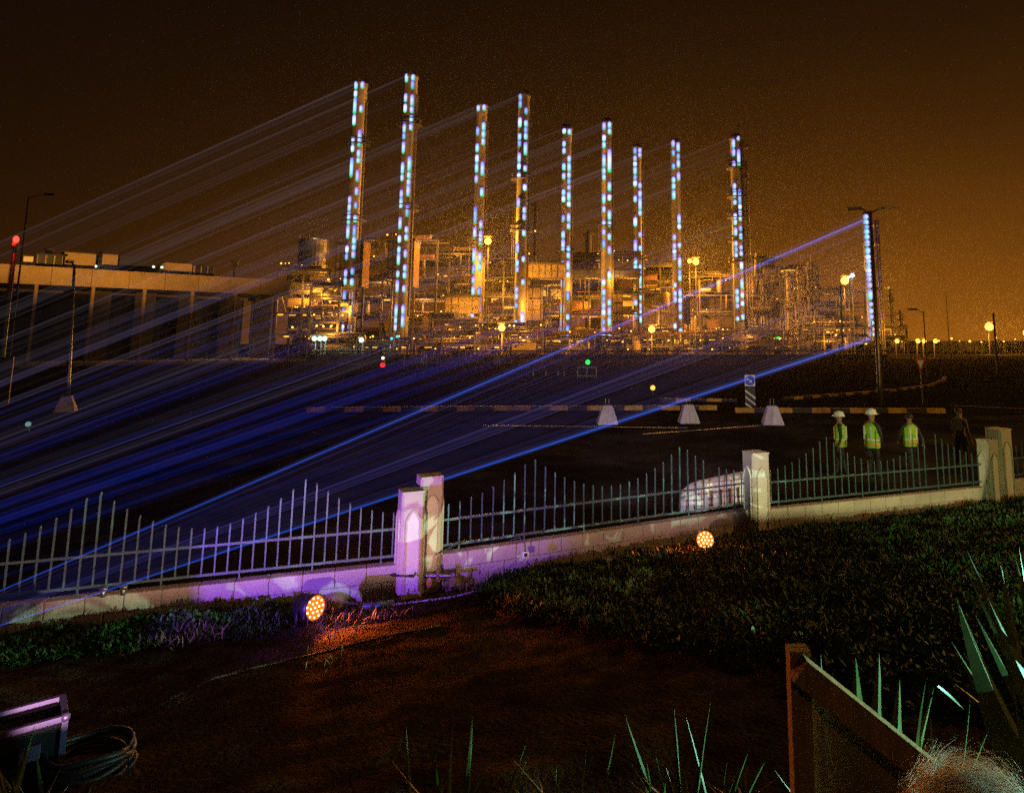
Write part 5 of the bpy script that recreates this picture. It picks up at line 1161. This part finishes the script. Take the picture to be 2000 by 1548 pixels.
# =================================================================== people
skin = mat('skin', (0.30, 0.17, 0.11), 0.6, 0, 0.1); trou = mat('dark_trousers', (0.02, 0.02, 0.026), 0.8, 0, 0.2); shirt = mat('dark_shirt', (0.03, 0.03, 0.045), 0.8, 0, 0.2); tanshirt = mat('brown_shirt', (0.10, 0.065, 0.045), 0.8, 0, 0.2)
vestm = mat('hi_vis_vest', (0.30, 0.62, 0.03), 0.6, 0, 0.12, 5); bandm = mat('orange_band', (0.75, 0.32, 0.12), 0.5, 0, 0.1); silv = mat('silver_band', (0.75, 0.72, 0.66), 0.35, 0, 0.1); helm = mat('white_helmet', (0.72, 0.72, 0.78), 0.35, 0, 0.05)
hairm = mat('dark_hair', (0.02, 0.015, 0.012), 0.6)
def body_mesh(H, stride, armpose, mats, bands):
    k = H / 1.75
    J = {'pel': (0, 0, .95), 'wst': (0, 0, 1.08), 'chs': (0, .0, 1.30), 'nk0': (0, .01, 1.47), 'nk': (0, -.01, 1.53), 'hd0': (0, -.02, 1.60), 'hd1': (0, -.025, 1.67), 'hd2': (0, -.01, 1.735)}
    Rd = {'pel': (.165, .12), 'wst': (.15, .11), 'chs': (.17, .12), 'nk0': (.09, .075), 'nk': (.055, .055), 'hd0': (.07, .085), 'hd1': (.078, .098), 'hd2': (.055, .07)}
    E = [('pel', 'wst'), ('wst', 'chs'), ('chs', 'nk0'), ('nk0', 'nk'), ('nk', 'hd0'), ('hd0', 'hd1'), ('hd1', 'hd2')]
    for s, n in ((-1, 'l'), (1, 'r')):
        st = stride * s
        J['hp' + n] = (s * .095, 0, .88); J['kn' + n] = (s * .11, -.04 + st * .5, .50); J['an' + n] = (s * .115, st, .09); J['to' + n] = (s * .125, st - .16, .035)
        Rd['hp' + n] = (.10, .105); Rd['kn' + n] = (.068, .068); Rd['an' + n] = (.045, .05); Rd['to' + n] = (.045, .03)
        E += [('pel', 'hp' + n), ('hp' + n, 'kn' + n), ('kn' + n, 'an' + n), ('an' + n, 'to' + n)]
        ex, ey, ez, wx, wy, wz = armpose[0 if s < 0 else 1]
        J['sh' + n] = (s * .185, .0, 1.43); J['el' + n] = (s * ex, ey, ez); J['wr' + n] = (s * wx, wy, wz)
        wv = Vector(J['wr' + n]); dv2 = (wv - Vector(J['el' + n])).normalized(); J['hn' + n] = tuple(wv + dv2 * .09)
        Rd['sh' + n] = (.065, .065); Rd['el' + n] = (.043, .043); Rd['wr' + n] = (.03, .026); Rd['hn' + n] = (.036, .022)
        E += [('nk0', 'sh' + n), ('sh' + n, 'el' + n), ('el' + n, 'wr' + n), ('wr' + n, 'hn' + n)]
        for q, off in enumerate((-.024, -.008, .008, .024)):
            hv = Vector(J['hn' + n]); J['f%d%s' % (q, n)] = tuple(hv + dv2 * (.075 + (.008 if q in (1, 2) else 0)) + Vector((0, off, 0))); Rd['f%d%s' % (q, n)] = (.008, .008); E.append(('hn' + n, 'f%d%s' % (q, n)))
        hv = Vector(J['wr' + n]) + dv2 * .03; J['th' + n] = tuple(hv + dv2 * .06 + Vector((-s * .045, -.02, 0))); Rd['th' + n] = (.009, .009); E.append(('wr' + n, 'th' + n))
    names = list(J); me = bpy.data.meshes.new('body'); me.from_pydata([tuple(c * k for c in J[n]) for n in names], [(names.index(a), names.index(b)) for a, b in E], [])
    o = bpy.data.objects.new('body_tmp', me); COL.objects.link(o)
    md = o.modifiers.new('s', 'SKIN'); md.use_smooth_shade = True
    for i, n in enumerate(names): me.skin_vertices[0].data[i].radius = tuple(r_ * k for r_ in Rd[n]); me.skin_vertices[0].data[i].use_root = n == 'pel'
    sb = o.modifiers.new('u', 'SUBSURF'); sb.levels = 2; sb.render_levels = 2
    dg = bpy.context.evaluated_depsgraph_get(); ev = bpy.data.meshes.new_from_object(o.evaluated_get(dg)); bpy.data.objects.remove(o)
    ev.materials.clear()
    for m_ in mats: ev.materials.append(m_)
    for p_ in ev.polygons:
        c = p_.center / k; p_.use_smooth = True
        p_.material_index = bands(c)
    return ev
def person(px, py_head, Y, H, rz, label, vest=True, helmet=True, stride=.1, arms=None, shirtm=None, zg=0.0, hair=None, hat=None):
    p = at(px, py_head, Y); x = p.x
    t = thing('person', label, 'person', (x, Y, zg), 'people on the road')
    M = Matrix.Translation((x, Y, zg)) @ Matrix.Rotation(rz, 4, 'Z'); k = H / 1.75
    arms = arms or [(.25, .03, 1.17, .27, -.06, .93), (.25, .0, 1.17, .26, -.14, .97)]
    def bands(c):
        if c.z > 1.50: return 0
        if abs(c.x) > .2 and c.z < .95: return 0
        if c.z < .98: return 1
        return 2
    ev = body_mesh(H, stride, arms, [skin, trou, shirtm or shirt], bands)
    b = place('body', ev, t, M)
    # face: nose, ears, eyes, brows, mouth
    hz = 1.665 * k
    for nm, c, r_, s_ in (('nose', (0, -.125, hz - .012), .018, (.8, 1.2, 1.3)), ('ear', (-.085, -.01, hz - .005), .026, (.4, .8, 1.2)), ('ear', (.085, -.01, hz - .005), .026, (.4, .8, 1.2))):
        place(nm, unit('ball', skin), b, M @ Matrix.Translation(c) @ Matrix.Diagonal((r_ * s_[0], r_ * s_[1], r_ * s_[2], 1)))
    for sx in (-1, 1): place('eye', unit('ball', blackm), b, M @ Matrix.Translation((sx * .032, -.108, hz + .012)) @ Matrix.Diagonal((.011, .008, .007, 1)))
    place('mouth', unit('ball', rust), b, M @ Matrix.Translation((0, -.108, hz - .052)) @ Matrix.Diagonal((.022, .008, .005, 1)))
    def shell(name, prof, m, off=(0, 0, 0), sy=.74, cut=None):
        bm = bmesh.new(); seg = 24; rings = []
        for r_, z in prof: rings.append([bm.verts.new((off[0] + r_ * k * math.cos(2 * math.pi * i / seg), off[1] + r_ * k * sy * math.sin(2 * math.pi * i / seg), z * k)) for i in range(seg)])
        for A_, B_ in zip(rings, rings[1:]):
            for i in range(seg): bm.faces.new((A_[i], A_[(i + 1) % seg], B_[(i + 1) % seg], B_[i]))
        return mesh_obj(name, bm, m, t, M, True)
    if vest:
        v = shell('vest', [(.215, .86), (.225, .90), (.222, 1.02), (.215, 1.12), (.222, 1.28), (.215, 1.38), (.17, 1.45), (.11, 1.49)], vestm)
        for nm, z, m_ in (('reflective_band', .955, bandm), ('reflective_band', 1.07, silv)):
            bm = bmesh.new()
            for r_, zz5 in (): pass
            sh = shell(nm, [(.224, z - .028), (.231, z - .024), (.231, z + .024), (.222, z + .028)], m_)
            sh.parent = v; sh.matrix_parent_inverse = W[v].inverted()
        for sx in (-1, 1):
            st = place('reflective_band', unit('box', bandm), v, M @ Matrix.Translation((sx * .10 * k, -.158 * k, 1.24 * k)) @ Matrix.Diagonal((.05, .02, .34 * k, 1)))
            st = place('reflective_band', unit('box', silv), v, M @ Matrix.Translation((sx * .10 * k, .158 * k, 1.24 * k)) @ Matrix.Diagonal((.05, .02, .34 * k, 1)))
    if helmet:
        hm = shell('helmet', [(.145, 1.70), (.150, 1.705), (.128, 1.72), (.124, 1.76), (.108, 1.81), (.07, 1.845), (.005, 1.855)], helm, (0, -.015, 0), 1.18)
        place('peak', unit('bbox', helm), hm, M @ Matrix.Translation((0, -.165 * k, 1.71 * k)) @ Matrix.Diagonal((.16, .09, .014, 1)))
    else:
        shell('hair', [(.094, 1.66), (.10, 1.70), (.094, 1.745), (.07, 1.785), (.005, 1.80)], hair or hairm, (0, .01, 0), 1.15)
    return t, M, k
person(1640, 815, 19.6, 1.70, R(245), 'person in a lime vest and white helmet, left of the group', arms=[(.30, .06, 1.20, .14, -.20, 1.10), (.26, .05, 1.17, .25, -.02, .92)], stride=.16)
person(1700, 795, 19.0, 1.82, R(118), 'tallest person in a lime vest and white helmet, in the middle', stride=.05, arms=[(.32, .02, 1.2, .20, -.14, .98), (.27, -.10, 1.2, .10, -.30, 1.28)])
person(1776, 818, 19.8, 1.66, R(190), 'dark-haired person in a lime vest, right of the group', helmet=False, stride=.22, arms=[(.28, .10, 1.18, .30, .16, .95), (.26, -.08, 1.18, .24, -.22, 1.02)])
person(1872, 797, 20.5, 1.76, R(120), 'dim bareheaded person in brown at the right of the road', vest=False, helmet=False, shirtm=tanshirt)
# grey-haired spectator close to the camera: only the hair shows
Ys = 1.42; hx = at(1895, 1640, Ys); zg = terrain(hx.x, Ys) + .02; Hs = hx.z - zg + .03
t, M, k = person(1890, 1612, Ys, Hs, R(170), 'grey-haired spectator at the lower right corner, seen from behind', vest=False, helmet=False, shirtm=shirt, zg=zg, hair=mat('grey_scalp', (0.32, 0.29, 0.26), 0.8, 0, .2, 20))
greyh = mat('grey_hair', (0.86, 0.84, 0.80), 0.5, 0, .25, 40)
rg = random.Random(5); V, Fc = [], []
HC, HR = Vector((0, .01, 1.705)), Vector((.100, .118, .108))
def on_head(v, lift): v = Vector(v).normalized(); return Vector(((HC.x + v.x * (HR.x + lift)) * k, (HC.y + v.y * (HR.y + lift)) * k, (HC.z + v.z * (HR.z + lift)) * k))
for i in range(9000):                                            # strands that follow the skull, lifted unevenly by the wind
    u = rg.uniform(0, 2 * math.pi); el = math.asin(rg.uniform(-.5, 1)); n_ = Vector((math.cos(u) * math.cos(el), math.sin(u) * math.cos(el), math.sin(el)))
    fl_ = Vector((-1.0, .35, -.25)) + Vector((.5 * mnoise.noise(n_ * 3), .5 * mnoise.noise(n_ * 3 + Vector((5, 0, 0))), .5 * mnoise.noise(n_ * 3 + Vector((0, 7, 0))))) + Vector((rg.gauss(0, .12), rg.gauss(0, .12), rg.gauss(0, .12)))
    lift = .014 + .065 * abs(mnoise.noise(n_ * 4 + Vector((2, 2, 2)))) + rg.uniform(0, .008); step = rg.uniform(.12, .28); b = len(V); pv_ = n_; w_ = .0009
    sd = fl_.cross(n_); 
    if sd.length < .01: continue
    sd.normalize(); pts = []
    for q_ in range(5):
        pts.append(on_head(pv_, lift * (q_ + .6) / 3 if q_ < 4 else lift * 1.1)); tg = fl_ - pv_ * fl_.dot(pv_); pv_ = (pv_ + tg.normalized() * step).normalized()
    for q_, p_ in enumerate(pts):
        ww = w_ * (1 - q_ / 5); V.append(tuple(p_ - sd * ww)); V.append(tuple(p_ + sd * ww))
    for q_ in range(4): Fc.append((b + 2 * q_, b + 2 * q_ + 1, b + 2 * q_ + 3, b + 2 * q_ + 2))
me = bpy.data.meshes.new('hair'); me.from_pydata(V, [], Fc); me.materials.append(greyh)
hh = place('hair_strands', me, t, M); hh['kind'] = 'stuff'

# =================================================================== haze
HAZE = 0.00013
if HAZE:
    hm = bpy.data.materials.new('haze_air'); hm.use_nodes = True; tt = hm.node_tree; tt.nodes.clear()
    pv = N(tt, 'ShaderNodeVolumePrincipled'); pv.inputs['Color'].default_value = (.92, .90, .88, 1); pv.inputs['Density'].default_value = HAZE; pv.inputs['Anisotropy'].default_value = .8
    oo = N(tt, 'ShaderNodeOutputMaterial'); tt.links.new(pv.outputs[0], oo.inputs['Volume'])
    bm = bmesh.new(); bmesh.ops.create_cube(bm, size=1)
    hz_ = mesh_obj('haze', bm, hm, None, Matrix.Translation((0, 710, 39.5)) @ Matrix.Diagonal((2240, 1600, 82, 1)))
    hz_['kind'] = 'stuff'; hz_['label'] = 'thin night haze hanging over the whole site'
